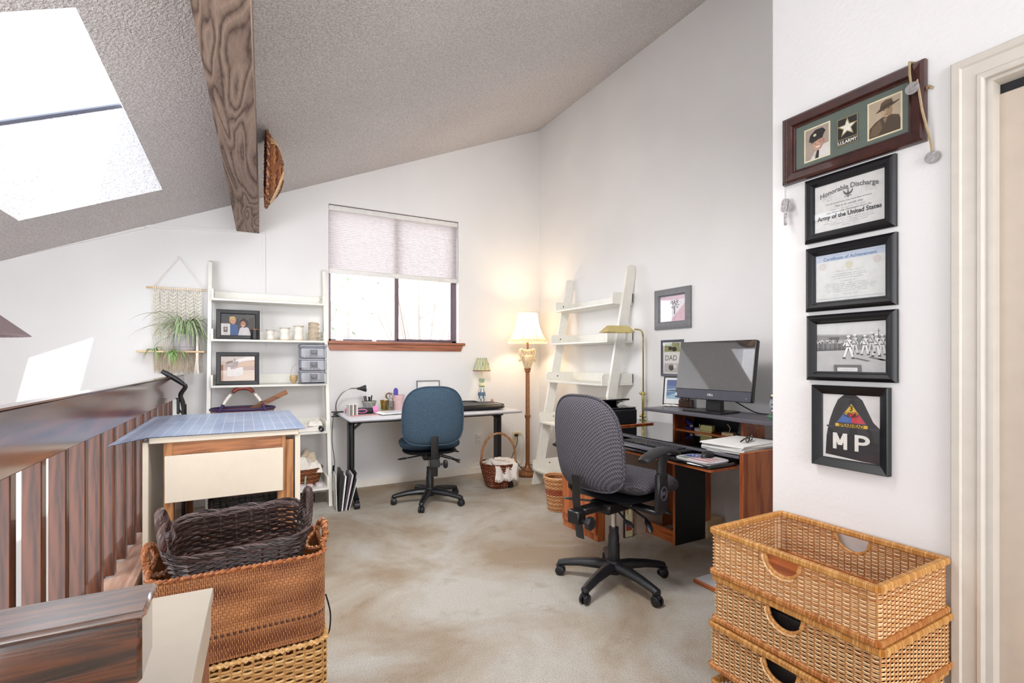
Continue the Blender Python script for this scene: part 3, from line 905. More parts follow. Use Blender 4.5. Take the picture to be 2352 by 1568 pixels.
def photo_couple(b, w, h):
    b.rect(-w, w, -h, h, -.005, '36363a'); b.rect(w*.05, w, -h*.2, h*.75, -.0051, '55524f')
    b.rect(-w*.3, w*.9, h*.55, h*.95, -.0052, '4b4a48'); b.flat([(w*.55, -h*.2), (w, -h*.2), (w, h*.8), (w*.6, h*.6)], -.0053, '3a3532')
    b.flat([(-w*.75, -h), (-w*.55, -h*.1), (-w*.3, h*.15), (-w*.05, -h*.05), (w*.02, -h)], -.0055, '35507e')
    b.disc(-w*.33, h*.42, w*.20, h*.36, -.0057, 'a8874c'); b.disc(-w*.30, h*.28, w*.12, h*.26, -.0059, 'bb8870'); b.disc(-w*.35, h*.62, w*.17, h*.16, -.0061, 'b59a60')
    b.disc(-w*.34, h*.34, w*.015, h*.03, -.0063, '3a2620', 8); b.disc(-w*.25, h*.34, w*.015, h*.03, -.0063, '3a2620', 8); b.disc(-w*.29, h*.13, w*.04, h*.03, -.0063, 'a8483c', 8)
    b.flat([(-w*.02, -h), (w*.08, -h*.35), (w*.3, -h*.1), (w*.6, -h*.3), (w*.75, -h)], -.0056, 'c4bebe')
    b.disc(w*.33, h*.16, w*.27, h*.42, -.0058, '1e1614'); b.disc(w*.27, h*.06, w*.15, h*.30, -.006, 'ab7860')
    b.disc(w*.22, h*.14, w*.015, h*.03, -.0062, '2a1a16', 8); b.disc(w*.32, h*.14, w*.015, h*.03, -.0062, '2a1a16', 8); b.disc(w*.27, -h*.09, w*.05, h*.035, -.0062, 'f0e0dc', 8)
    b.rect(-w, -w*.48, -h, h*.08, -.0064, 'c8c2bb'); b.rect(-w*.86, -w*.62, -h*.72, -h*.22, -.0066, '5a5250'); b.disc(-w*.74, -h*.4, w*.06, h*.12, -.0068, 'a89a90', 10)
    b.rect(-w*.84, -w*.64, -h*.86, -h*.82, -.0066, '8a8480'); b.rect(-w*.84, -w*.64, -h*.08, -h*.05, -.0066, '8a8480')
def photo_land(b, w, h):
    b.dim = .68
    b.rect(-w, w, -h, h, -.005, 'd8c4b4'); b.rect(-w, w, h*.6, h, -.0052, 'e0d0c6')
    b.flat([(-w, h*.30), (-w*.5, h*.38), (0, h*.45), (w*.4, h*.62), (w, h*.70), (w, -h*.15), (-w, -h*.15)], -.0054, 'a0623c')
    b.flat([(-w*.1, h*.40), (w*.6, h*.60), (w, h*.55), (w, h*.25), (0, h*.15)], -.0055, 'c08a4e')
    r = random.Random(2)
    for i in range(26): b.disc(r.uniform(-w*.75, -w*.02), r.uniform(h*.05, h*.55), w*.09, h*.09, -.0056 - i*1e-5, r.choice(['4e2e24', '6a3e2c', '7a4c34']), 8)
    b.rect(-w, w, -h, -h*.22, -.006, 'd9b89a'); b.flat([(-w, -h*.55), (w*.3, -h*.2), (w, -h*.22), (w, -h*.35), (w*.2, -h*.4), (-w*.4, -h*.9), (-w, -h)], -.0061, 'cfa588')
    b.flat([(-w*.62, -h*.62), (-w*.62, h*.12), (-w*.45, h*.12), (-w*.45, -h*.05), (-w*.1, -h*.02), (-w*.1, h*.06), (w*.05, h*.06), (w*.05, h*.12), (w*.3, h*.12), (w*.3, -h*.42), (0, -h*.62)], -.0064, 'dccfca')
    for i in range(46): b.disc(r.uniform(-w*.58, w*.26), r.uniform(-h*.56, -h*.08), w*.018, h*.02, -.0066 - i*1e-6, r.choice(['8d7a74', 'b09c94', 'efe6e2']), 6)
    b.rect(-w*.22, -w*.16, h*.42, h*.7, -.0066, '3a2420'); b.disc(-w*.19, h*.76, w*.03, h*.06, -.0067, '6a4638', 8)
pframe('framed_photo', 'black framed photo of two women on the second ladder shelf', 'picture frame', (-.04, 4.80, ZT[1] + .1255), 0, .256, .183, flatp, 'blkframe', photo_couple, rot=(R(-5), 0, 0), group='black photo frames on the ladder shelf')
pframe('framed_photo', 'black framed landscape photo on the third ladder shelf', 'picture frame', (-.043, 4.77, ZT[2] + .1375), 0, .250, .207, flatp, 'blkframe', photo_land, rot=(R(-5), 0, 0), group='black photo frames on the ladder shelf')
# reels on the second shelf
def reel(x, y, r, h, label, matn, twine=False):
    t_ = T('thread_reel' if not twine else 'twine_cone', label, 'spool', (x, y, ZT[1]), 0, 'spools on the ladder shelf')
    if twine:
        b = B(); q = random.Random(4)
        for i in range(26):
            z = .008 + i*(h - .016)/25; rr = r*(1 + .08*math.sin(i*.8)) ; a = q.uniform(-.05, .05)
            b.tube([(rr*math.cos(k*.5236), rr*math.sin(k*.5236), z + .012*math.sin(k*.5236 + i*.9) + a*.02) for k in range(12)], .0042, 5, True)
        O('winding', b, 'twine', t_); O('core', B().lathe([(r*.94, 0), (r*.98, h*.5), (r*.9, h), (.0, h)], n=18), 'twine', t_)
    else:
        O('thread', B().lathe([(r*.80, .006)] + [(r*(.82 + .05*math.sin(i*.7) + (.012 if i % 2 else 0)), .006 + (h - .012)*i/16) for i in range(1, 16)] + [(r*.8, h - .006)], n=20), matn, t_)
        for z in (0, h - .007): O('flange', B().lathe([(r, z), (r, z + .007)], n=20), 'pine' if z == 0 else 'twine', t_)
    return t_
reel(.205, 4.80, .036, .090, 'small spool of pale thread next to the photo of two women', 'whitecloth')
reel(.320, 4.80, .044, .112, 'white thread spool, second of the spools from the photo', 'cotton')
reel(.435, 4.80, .046, .132, 'tall white thread spool beside the twine cone', 'lace')
reel(.560, 4.80, .042, .162, 'cone of tan twine at the end of the second ladder shelf', 'twine', True)
t_ = T('dark_reel', 'small black spool standing in front of the photo of two women', 'spool', (.085, 4.765, ZT[1]), 0, 'spools on the ladder shelf')
O('thread', B().lathe([(.034, .004), (.034, .086)], n=18), 'blk', t_); O('flange', B().lathe([(.037, .084), (.037, .090)], n=18), 'bronze', t_)

# three drawer plastic box
dw = T('drawer_unit', 'clear grey three drawer plastic box on the third ladder shelf', 'drawer unit', (.545, 4.76, ZT[2]))
for k in range(3):
    z = .004 + k*.108
    d = O('drawer', B().box(-.108, .108, -.10, .09, z + .004, z + .100, .006), 'clearpl', dw)
    b = B(); b.box(-.030, .030, -.104, -.100, z + .026, z + .082, .001); [b.box(*q5, -.110, -.103, *r5) for q5, r5 in (((-.030, -.025), (z + .026, z + .082)), ((.025, .030), (z + .026, z + .082)), ((-.030, .030), (z + .078, z + .082)), ((-.030, .030), (z + .026, z + .030)))]; b.tube(arc((0, z + .066), .020, 180, 360, 8, 'xz', -.114), .004, 6); O('handle', b, 'pewter', d)
    q = random.Random(k); b = B()
    for i in range(14):
        b.col(q.choice(['b0acb4', '9a808e', '7e7e8a', 'c0bcc0', '705868'])); cx, cy = q.uniform(-.08, .08), q.uniform(-.07, .06)
        b.cbox((cx, cy, z + .008 + .010), (q.uniform(.02, .05), q.uniform(.02, .05), .020), .004)
    O('contents', b, 'vc', d, kind='stuff')
b = B(); b.box(-.114, .114, -.104, .094, .326, .352, .008)
for k in range(3): b.box(-.114, .114, -.094, .094, .104 + k*.108, .110 + k*.108)
b.box(-.114, .114, -.094, .094, 0, .004)
O('casing', b, 'clearpl', dw)
# little woven fan hanging beside it
b = B().col('c6a878'); b.lathe([(.0, 0), (.012, .002), (.03, .03), (.034, .06), (.028, .075)], n=14); b.tube([(-.028, 0, .075), (-.01, 0, .15), (.028, 0, .18)], .0015, 4)
o = O('woven_bell', b, 'vcwick', None, (.392, 4.80, ZT[2])); tag(o, 'tiny woven straw bell basket beside the plastic drawers', 'basket')

# market basket on the fourth shelf
bb = T('market_basket', 'pink woven market basket with purple rim and leather wrapped handles', 'basket', (-.005, 4.74, ZT[3]))
def ell(a, c):
    def fn(s): th = s; return (a*math.cos(th), c*math.sin(th), math.cos(th), math.sin(th))
    return fn
def mb(u, v): a = 2*math.pi*u; r = .70 + .30*v**.7; return (.235*r*math.cos(a), .145*r*math.sin(a), .005 + .215*v)
b = B(); cols = [H('b88484'), H('c8a090'), H('a86a70'), H('d8b8a4')]
for k in range(22):
    v = (k + .5)/22; b.col(cols[k % 4]); b.tube([(lambda p, e: (p[0]*e, p[1]*e, p[2]))(mb(i/72, v), 1.012 if (i + k) % 2 else .99) for i in range(72)], .0056, 4, True)
O('woven_body', b, 'vcwick', bb, kind='stuff', recalc=False)
O('lining', B().grid(lambda u, v: (mb(u, v)[0]*.96, mb(u, v)[1]*.96, mb(u, v)[2] + .004), 36, 4, True), 'redleather', bb, recalc=False)
O('base', B().lathe([(.0, 0), (.165, 0), (.165, .008), (0, .008)], n=24), 'redleather', bb)
O('rim', B().tube([(.238*math.cos(a*.1745), .148*math.sin(a*.1745), .222) for a in range(36)], .012, 8, True), 'purplefab', bb)
for sy in (-1, 1):
    P = spline([(-.17, sy*.115, .20), (-.13, sy*.10, .285), (-.06, sy*.05, .375), (0, sy*.035, .392), (.06, sy*.05, .375), (.13, sy*.10, .285), (.17, sy*.115, .20)], 5); n = len(P)
    h_ = O('handle', B().tube(P[int(n*.30):int(n*.72)], .015, 8), 'redleather', bb)
    for i0, i1 in ((.16, .31), (.71, .86)): O('binding', B().tube(P[int(n*i0):int(n*i1)], .012, 8), 'cotton', h_)
    for i0, i1 in ((0, .17), (.85, 1.1)): O('binding', B().tube(P[int(n*i0):int(n*i1)], .013, 8), 'purplefab', h_)
b = B(); m = b.mark(); b.box(-.25, .16, -.006, .006, -.020, .020, .002); b.xf(m, Matrix.Translation((.19, 4.73, ZT[3] + .28)) @ Matrix.Rotation(R(-27), 4, 'Y'))
o = O('ruler', b, 'stick'); tag(o, 'wooden ruler sticking out of the pink market basket', 'ruler')

# folded cloths on the fourth shelf, basket and ribbons on the lowest shelf
def cloth(name, label, loc, w, d, h, mat, seed, cat='cloth', group=None):
    r = random.Random(seed); b = B(); ph = [r.uniform(0, 6) for _ in range(6)]
    def f(u, v, top):
        x = (u - .5)*w; y = (v - .5)*d
        e = max(0.0, (1 - (2*u - 1)**6)*(1 - (2*v - 1)**6))
        z = h*e*(.75 + .14*math.sin(u*9 + ph[0] + v*4) + .12*math.sin(v*8 + ph[1] - u*5) + .08*math.sin((u + v)*15 + ph[2])) if top else 0
        return (x*(1 + .05*math.sin(v*7 + ph[3])), y*(1 + .05*math.sin(u*8 + ph[4])), max(z, 0) + (.001 if top else 0))
    b.grid(lambda u, v: f(u, v, 1), 20, 14); b.grid(lambda u, v: f(u, v, 0), 20, 14)
    o = O(name, b, mat, None, loc); return tag(o, label, cat, group)
cloth('folded_cloth', 'white folded cloths piled on the fourth ladder shelf', (.50, 4.77, ZT[3]), .26, .22, .05, 'whitecloth', 1)
cloth('folded_napkin', 'crumpled white napkin lying on the folded cloths', (.565, 4.78, ZT[3] + .040), .12, .14, .05, 'lace', 2)
b = B()
for i in range(10): b.tube(arc((.0, .0), .016, 0, 320, 10, 'yz', -.09 + i*.018) , .003, 4)
o = O('wire_coil', b, 'blk', None, (.60, 4.67, ZT[3] + .02), rz=R(90)); tag(o, 'dark coil of wire at the edge of the fourth ladder shelf', 'coil')
lb = T('lace_basket', 'brown wicker basket of white lace on the lowest ladder shelf', 'basket', (.47, 4.77, ZT[4] + .002))
b = B(); cols = [H('8a5234'), H('6f3d26'), H('a0643e')]
for k in range(11):
    z = .008 + k*.0135; r = .105 + .035*k/10; b.col(cols[k % 3])
    b.tube([((r + (.005 if (i + k) % 2 else -.004))*math.cos(i*.15708)*1.12, (r + (.005 if (i + k) % 2 else -.004))*math.sin(i*.15708), z) for i in range(40)], .0075, 4, True)
O('woven_side', b, 'vcwick', lb, kind='stuff', recalc=False)
O('base', B().lathe([(0, 0), (.11, 0), (.13, .12), (0, .12)], n=20), 'stick', lb)
for i, (x, y, z, w_, l_) in enumerate(((.43, 4.76, .10, .20, 'white lace doily heaped high in the wicker basket'), (.545, 4.76, .09, .15, 'white lace spilling over the right of the wicker basket'))):
    cloth('lace_heap', l_, (x, y, ZT[4] + z + .02), w_, .2, .16 if i == 0 else .10, 'lace', 11 + i, 'lace', 'white lace in the wicker basket')
cloth('grey_scarf', 'grey green crumpled scarf behind the lace in the basket', (.52, 4.86, ZT[4] + .12), .16, .10, .17, 'twine', 21)
b = B(); b.tube(spline([(-.03, -.02, .16), (-.02, -.06, .12), (-.03, -.085, .04), (-.02, -.10, .008), (.02, -.11, .006), (.05, -.10, .006)], 5), .007, 6, flat=.3)
o = O('sage_ribbon', b, 'green_ribbon', None, (.50, 4.71, ZT[4] + .002)); tag(o, 'sage green ribbon trailing from the wicker basket', 'ribbon')
for i, (x, y, r, l_) in enumerate(((.585, 4.62, .032, 'pale roll of ribbon at the right of the lowest ladder shelf'), (.505, 4.60, .026, 'small pink ribbon roll lying before the wicker basket'), (.44, 4.60, .030, 'grey ribbon roll left of the pink ribbon roll'))):
    b = B(); b.lathe([(r, 0), (r, .03), (r*.55, .03), (r*.55, 0), (r, 0)], n=20)
    o = O('ribbon_roll', b, 'ribbon' if i != 1 else 'pinkcup', None, (x, y, ZT[4] + .001)); tag(o, l_, 'ribbon', 'ribbon rolls')
o = O('storage_tray', B().box(-.20, .20, -.15, .15, 0, .07, .006), 'blk', None, (.36, 4.87, 0)); tag(o, 'flat black case on the carpet beneath the ladder shelf', 'case')

# macrame hanging shelf on the back wall, and the spider plant on it
mc = T('macrame_hanger', 'cream macrame wall hanging with dowel, wooden shelf and fringe', 'wall hanging', (-.495, YB - .03, 1.88))
O('dowel', B().tube([(-.215, 0, 0), (.205, 0, 0)], .0085, 10), 'pine', mc)
b = B(); b.tube([(-.17, 0, .01), (.01, .012, .27), (.19, 0, .01)], .003, 5); b.tube([(.0, .02, .272), (.01, .008, .272)], .005, 6)
O('hanging_cord', b, 'cotton', mc)
b = B(); q = random.Random(5); nC = 26; xs_ = [-.165 + .33*i/(nC - 1) for i in range(nC)]
for i, x in enumerate(xs_):
    b.sphere((x, -.002, .0), .0075, 6, 4, (.8, 1.3, 1.5))
    b.tube([(x + .004*math.sin(j*1.1 + i), -.002 - .004*math.cos(j*1.7 + i*.8), -.01 - j*.043) for j in range(13)], .0032, 4)
for c0 in (-.150, -.090, -.030, .030, .090, .150):
    for j in range(13):
        z = -.026 - j*.030
        for k in (-1, 1):
            for e in (0, .011):
                b.tube([(c0 + k*.001, -.011, z - e - .024), (c0 + k*.013, -.014, z - e - .012), (c0 + k*.026, -.009, z - e)], .0036, 5)
O('knotted_cords', b, 'cotton', mc, kind='stuff')
b = B()
for i in range(70):
    x = -.165 + .33*i/69 + q.uniform(-.003, .003); l = q.uniform(.15, .185)
    b.tube([(x, -.004, -.54), (x + q.uniform(-.006, .006), -.008, -.54 - l*.5), (x + q.uniform(-.012, .012), -.006 + q.uniform(-.006, .004), -.54 - l)], .0028, 4)
O('fringe', b, 'twine', mc, kind='stuff')
b = B()
for i in range(9): b.tube([(.152 + q.uniform(-.004, .004), -.155, -.40), (.152 + q.uniform(-.008, .008), -.158, -.55), (.150 + q.uniform(-.018, .018), -.156 + q.uniform(-.01, .01), -.72)], .0035, 4)
O('tassel', b, 'cotton', mc)
O('shelf_board', B().box(-.26, .205, -.165, .02, -.543, -.529, .003), 'pine', mc)
PX, PY, PZ = -.435, YB - .115, 1.3512
sp = T('spider_plant', 'spider plant with striped arching leaves in a grey clay pot', 'potted plant', (PX, PY, PZ))
O('pot', B().lathe([(0, 0), (.072, 0), (.078, .010), (.078, .030), (.082, .034), (.085, .085), (.080, .135), (.075, .142), (.070, .142), (.068, .125), (0, .12)], n=28), 'pot', sp)
def leafblade(b, pts, wd, twist=0.0, pale=False):
    P = [Vector(p) for p in pts]; n = len(P); o = len(b.V)
    cg = q.choice(['4a7a42', '3c6638', '5f9150', '6f9f58']) if not pale else q.choice(['78ad58', '68a04e'])
    for i, p in enumerate(P):
        t = (P[min(i+1, n-1)] - P[max(i-1, 0)]).normalized(); sd = t.cross(Vector((0, 0, 1)))
        if sd.length < .05: sd = Vector((1, 0, 0))
        sd.normalize(); up = sd.cross(t); u = i/(n - 1); w_ = wd*(min(1, .45 + u*2.2))*(1 - max(0, (u - .45)/.55)**1.7)
        for e, dz in ((-1, .25), (-.42, 0), (.42, 0), (1, .25)): v = p + sd*(e*w_) + up*(dz*w_); b.V.append(tuple(v))
    for i in range(n - 1):
        for k, c in ((0, 'd3dcb8'), (1, cg), (2, 'd3dcb8')):
            b.col(c if k == 1 else ('cfd9b2' if not pale else 'a9cf84')); b.f(o + i*4 + k, o + i*4 + k + 1, o + (i+1)*4 + k + 1, o + (i+1)*4 + k)
def leaf(az, reach, rise, drop, wd, z0=.13, base=.02, pale=False, org=(0, 0, 0)):
    c, s_ = math.cos(az), math.sin(az)
    p = bez((org[0] + c*base, org[1] + s_*base, org[2] + z0), (org[0] + c*reach*.3, org[1] + s_*reach*.3, org[2] + z0 + rise*1.2), (org[0] + c*reach*.75, org[1] + s_*reach*.75, org[2] + z0 + rise), (org[0] + c*reach, org[1] + s_*reach, org[2] + z0 + rise - drop), 9)
    p = [(x, min(y, YB - .012 - PY), z) for x, y, z in p]
    b = B(); leafblade(b, p, wd, pale=pale); return O('leaf', b, 'vcleaf', sp, recalc=False, sharp=80)
for i in range(62):
    az = q.uniform(math.pi*.86, math.pi*2.14); leaf(az, q.uniform(.10, .24), q.uniform(.07, .18), q.uniform(.08, .24), q.uniform(.0075, .0105))
for az, re, ri, dr in ((3.25, .38, .20, .10), (3.35, .40, .10, .16), (3.1, .30, .22, .12), (3.4, .34, .11, .13), (3.5, .26, .20, .06), (3.3, .28, .17, .14), (3.0, .24, .14, .20), (3.6, .22, .18, .24), (6.0, .18, .15, .25), (5.8, .17, .10, .22), (6.2, .30, .16, .10), (6.1, .22, .20, .18), (2.9, .12, .2, .02), (.2, .10, .21, .02), (4.6, .09, .15, .22), (5.0, .12, .13, .25), (4.3, .10, .12, .24)):
    leaf(az, re, ri, dr, .0115)
for (ox, oy, oz), nn in (((-.205, -.06, -.0), 16), ((-.10, -.09, -.03), 20), ((-.045, -.08, -.015), 12)):
    O('runner', B().tube(bez((-.02, -.03, .13), (ox*.5, -.12, .12), (ox, oy - .03, .08), (ox, oy, oz), 8), .0022, 5), 'green_ribbon', sp)
    for i in range(nn): leaf(q.uniform(0, 6.28), q.uniform(.05, .12), q.uniform(.01, .04), q.uniform(.02, .15), q.uniform(.006, .009), z0=.0, base=.004, pale=i % 2 == 0, org=(ox, oy, oz))

# ------------------------------------------------------------------ grey folding table under the window
TZ = .78
tt = T('training_table', 'long light grey table on black wheeled legs beneath the window', 'table', (1.595, 4.61, 0))
O('tabletop', B().box(-.825, .825, -.39, .39, TZ - .026, TZ, .010), 'tabletop', tt)
O('edge_band', B().box(-.828, .828, -.393, .393, TZ - .022, TZ - .006, .008), 'tableedge', tt)
for sx in (-1, 1):
    x = sx*.745
    lg = O('leg', B().box(x - .024, x + .024, -.06, .06, .14, TZ - .035, .016), 'blkmetal', tt)
    b = B(); P = spline([(x, -.03, .17), (x, -.11, .145), (x, -.20, .105), (x, -.265, .075)], 4); b.tube(P, [.032 - .008*i/12 for i in range(len(P))], 10)
    P = spline([(x, .03, .17), (x, .11, .145), (x, .20, .105), (x, .265, .075)], 4); b.tube(P, [.032 - .008*i/12 for i in range(len(P))], 10)
    O('foot', b, 'blkmetal', lg)
    for sy in (-1, 1):
        b = B(); b.tube([(x - .022, sy*.275, .032), (x + .022, sy*.275, .032)], .032, 18); b.cbox((x, sy*.27, .052), (.030, .05, .05), .010)
        O('caster', b, 'blk', lg)
    b = B(); b.tube([(x - .032, -.05, TZ - .055), (x + .032, -.05, TZ - .055)], .026, 16); m = b.mark(); b.box(-.075, .075, -.012, .012, -.010, .010, .003)
    b.xf(m, Matrix.Translation((x - sx*.075, -.05, TZ - .075)) @ Matrix.Rotation(R(40)*sx*1, 4, 'Y')); b.box(x - .03, x + .03, -.30, .30, TZ - .034, TZ - .026, .002)
    O('bracket', b, 'blk', lg)
O('cross_beam', B().box(-.72, .72, .01, .05, TZ - .085, TZ - .04, .004), 'blk', tt)

def onT(x, y): return (x, y, TZ + .0005)
g = T('gooseneck_lamp', 'clip on gooseneck lamp at the left end of the grey table', 'lamp', (.775, 4.86, TZ))
b = B(); b.box(-.055, .055, -.012, .012, .002, .012, .003); b.box(-.055, .06, -.012, .012, -.040, -.030, .003); b.tube([(-.01, -.014, -.012), (-.01, .014, -.012)], .022, 12)
O('clip', b, 'blk', g)
P = spline([(-.01, 0, .01), (-.015, 0, .06), (.0, 0, .12), (.045, 0, .185), (.10, 0, .222), (.16, 0, .225), (.185, 0, .222)], 6)
O('gooseneck', B().tube(P, .0065, 8), 'steel', g)
b = B(); m = b.mark(); b.lathe([(.010, 0), (.013, .02), (.026, .055), (.034, .075), (.034, .082)], n=20)
b.xf(m, Matrix.Translation((.18, 0, .222)) @ Matrix.Rotation(R(90), 4, 'Y')); O('head', b, 'blk', g)
b = B(); m = b.mark(); b.lathe([(.033, 0), (.033, .006), (0, .010)], n=20)
for k in range(6): b.sphere((.02*math.cos(k*1.047), .02*math.sin(k*1.047), .008), .006, 8, 5)
b.xf(m, Matrix.Translation((.262, 0, .222)) @ Matrix.Rotation(R(90), 4, 'Y')); O('led_cluster', b, 'whiteplastic', g)
b = B(); b.tube(spline([(-.03, .03, -.01), (-.045, .03, -.25), (-.02, .03, -.47), (-.035, .03, -.60), (.0, .02, -.76)], 6), .003, 5); b.tube([(-.028, .03, -.50), (-.034, .03, -.575)], .010, 8); O('cord', b, 'blk', g)

b = B()
for i in range(7): b.col(['c8c2bc', '6c6660', 'a8a09a', 'e6e2de', '58524e', 'b0a49a', 'd8d4d0'][i]).box(-.045 + i*.0128, -.045 + (i + 1)*.0128, -.02, .02, 0, .095)
b.col('e8e2dc').box(-.047, .047, -.022, .022, .095, .100)
o = O('striped_box', b, 'vcgloss', None, onT(.855, 4.56), rz=R(20)); tag(o, 'small silver striped box near the left end of the grey table', 'box')
b = B(); m = b.mark(); b.lathe([(.0, -.11), (.024, -.11), (.030, -.06), (.030, .05), (.026, .08)], n=18); b.xf(m, Matrix.Translation((0, 0, .031)) @ Matrix.Rotation(R(90), 4, 'Y'))
hd = T('rotary_tool', 'pink and black hand tool lying on the grey table', 'tool', onT(.985, 4.62))
O('body', b, 'blk', hd); b = B(); m = b.mark(); b.lathe([(.027, .06), (.034, .075), (.034, .105), (.0, .11)], n=18); b.xf(m, Matrix.Translation((0, 0, .034)) @ Matrix.Rotation(R(90), 4, 'Y')); O('end_cap', b, 'pinkpl', hd)
b = B(); b.tube([(.045*math.cos(a*.35) - .04, -.031, .03 + .016*math.sin(a*.35)) for a in range(18)], .004, 5, True); O('grip_ring', b, 'pinkpl', hd)
b = B(); b.lathe([(0, 0), (.036, 0), (.036, .03), (.02, .055), (0, .06)], n=18); o = O('pink_puck', b, 'pinkpl', None, onT(.865, 4.78)); tag(o, 'round pink and purple gadget behind the striped box', 'gadget')
b = B(); b.tube([(-.13, -.02, .005), (.12, .02, .005)], .0045, 6); o = O('red_pencil', b, 'redpl', None, onT(.95, 4.47)); tag(o, 'pale red pencil lying in front of the pink tool', 'pencil')
pt = T('tool_pot', 'aged clay pot of dark tools on the grey table', 'pot', onT(1.07, 4.86))
O('pot', B().lathe([(0, 0), (.046, 0), (.060, .075), (.066, .077), (.068, .100), (.060, .100), (.058, .08), (0, .07)], n=24), 'terracotta_grey', pt)
q = random.Random(8)
for i in range(7):
    a = q.uniform(0, 6.28); rr = q.uniform(.01, .035); P0 = (rr*math.cos(a), rr*math.sin(a), .06); P1 = (1.6*rr*math.cos(a), 1.6*rr*math.sin(a), q.uniform(.13, .165))
    o = O('tool', B().tube([P0, P1], [.004, .0065], 6), 'blk', None, onT(1.07, 4.86)); tag(o, 'dark handled craft tool standing in the aged clay pot', 'tool', 'tools in the clay pot')
gl = T('amber_tumbler', 'small amber glass of bits beside the pink mug', 'glass', onT(1.225, 4.88))
O('glass', B().lathe([(0, .004), (.034, .004), (.044, .10), (.041, .10), (.031, .01), (0, .01)], n=20), 'ambglass', gl); O('contents', B().lathe([(0, .011), (.029, .011), (.034, .06), (0, .062)], n=16), 'yellowpaper', gl)
gl2 = T('scissors_glass', 'clear glass holding scissors in front of the pink mug', 'glass', onT(1.25, 4.79))
O('glass', B().lathe([(0, .003), (.036, .003), (.044, .095), (.041, .095), (.033, .008), (0, .008)], n=20), 'jar', gl2)
sc = T('scissors', 'steel scissors standing in the clear glass', 'scissors', (1.25, 4.79, TZ + .012))
b = B(); b.tube([(.01, 0, .0), (-.008, 0, .11)], .0045, 6); b.tube([(-.01, 0, .0), (.008, 0, .11)], .0045, 6); O('blades', b, 'steel', sc)
b = B(); b.tube([(-.022 + .020*math.cos(k*.4488), 0, .135 + .026*math.sin(k*.4488)) for k in range(14)], .004, 6, True); b.tube([(.022 + .020*math.cos(k*.4488), 0, .135 + .026*math.sin(k*.4488)) for k in range(14)], .004, 6, True); O('finger_rings', b, 'steel', sc)
b = B(); b.tube(arc((.0, .14), .028, 20, 250, 10, 'xz', .02), .007, 6); o = O('tape_loop', b, 'bronze', None, onT(1.265, 4.845)); b2 = B()
tag(o, 'brown loop of trim rising behind the clear glass', 'trim')
mg = T('pink_mug', 'pale pink mug standing on the grey table left of the blue chair', 'mug', onT(1.345, 4.83))
O('cup', B().lathe([(0, 0), (.050, 0), (.062, .145), (.064, .150), (.058, .150), (.05, .02), (0, .012)], n=28), 'pinkcup', mg)
b = B(); pts = [(-.019, 0), (.019, 0), (.022, .14)] + [(.022*math.cos(a*.3142), .14 + .03*math.sin(a*.3142)) for a in range(1, 10)] + [(-.022, .14)]; b.prism(pts, -.006, .006, 'y')
o = O('violet_scissors', b, 'purplepl', None, (1.325, 4.84, TZ + .05)); tag(o, 'violet plastic handle sticking out of the pink mug', 'tool')
b = B().rect(0, 1, 0, 1, 0); 
b = B(); b.box(-.09, .09, -.05, .05, 0, .004); o = O('yellow_pad', b, 'yellowpaper', None, onT(1.17, 4.72), rz=.2); tag(o, 'yellow paper strip under the white printed pages', 'paper')
b = B(); b.col('e9e8e6').box(-.16, .16, -.11, .11, 0, .010, .003)
for i in range(12): b.col('9a98a4').box(-.11, .13, -.085 + i*.0145, -.080 + i*.0145, .0100, .0104)
o = O('printed_pages', b, 'vc', None, (1.225, 4.53, TZ + .006), rz=.15); tag(o, 'white printed pages lying on the grey table left of the blue chair', 'paper')
# framed sign behind the chair
sg = T('small_sign', 'small white framed sign standing behind the blue chair', 'sign', (1.73, 5.03, TZ), rot=(R(-4), 0, 0))
for bb in mould4(.236, .256, [(0, 0), (0, .010), (.011, .012), (.011, 0)]):
    m = 0; bb.xf(0, Matrix.Translation((0, 0, .14))); O('frame_rail', bb, 'greyframe', sg)
b = B(); b.rect(-.118, .118, .012, .268, -.003, 'eae8e6'); [script(b, 0, .20 - k5*.045, .13 - .02*k5, -.004, '8a8890', 300 + k5, .016, .0012) for k5 in range(3)]; O('print', b, 'vc', sg, recalc=False)

# black case, small lamp and trinket on the right of the table
bc = T('laptop_sleeve', 'black padded leather case lying flat on the grey table', 'case', onT(2.02, 4.56), rz=R(-3))
b = B(); m = b.mark(); pillow(b, superell(.62, .40, 7), .055, 0, 5, 48, 6, axis='z'); b.xf(m, Matrix.Translation((0, 0, .028))); O('body', b, 'leather', bc, sharp=60)
b = B(); b.tube([(superell(.60, .385, 7)(k*.131)[0], superell(.60, .385, 7)(k*.131)[1], .050) for k in range(48)], .004, 5, True); O('piping', b, 'leather', bc)
b = B(); b.tube(spline([(-.16, .20, .045), (-.10, .215, .06), (.10, .215, .06), (.16, .20, .045)], 4), .008, 6); O('handle', b, 'leather', bc)
sl = T('small_table_lamp', 'small table lamp with green diamond shade and patterned ceramic stem', 'lamp', onT(2.30, 4.915))
b = B()
prof = [(0, 0), (.045, 0), (.047, .012), (.034, .022), (.030, .045), (.040, .075), (.045, .105), (.038, .145), (.025, .185), (.023, .20), (.036, .215), (.030, .235), (.022, .25), (.030, .262), (.034, .285), (.026, .292), (0, .295)]
cs_ = ['a9bfa8', 'a9bfa8', '4c6a8c', 'd8dcd4', 'd8dcd4', 'cdd6da', '52708c', 'd8dcd4', 'c8d0b8', '8fa58c', 'd6d0a8', 'd6d0a8', '9db49c', 'a9bfa8', '7f9c84', 'a9bfa8']
n = 18; o_ = len(b.V)
for (r, z) in prof:
    for k in range(n): a = 2*math.pi*k/n; b.V.append((r*math.cos(a), r*math.sin(a), z))
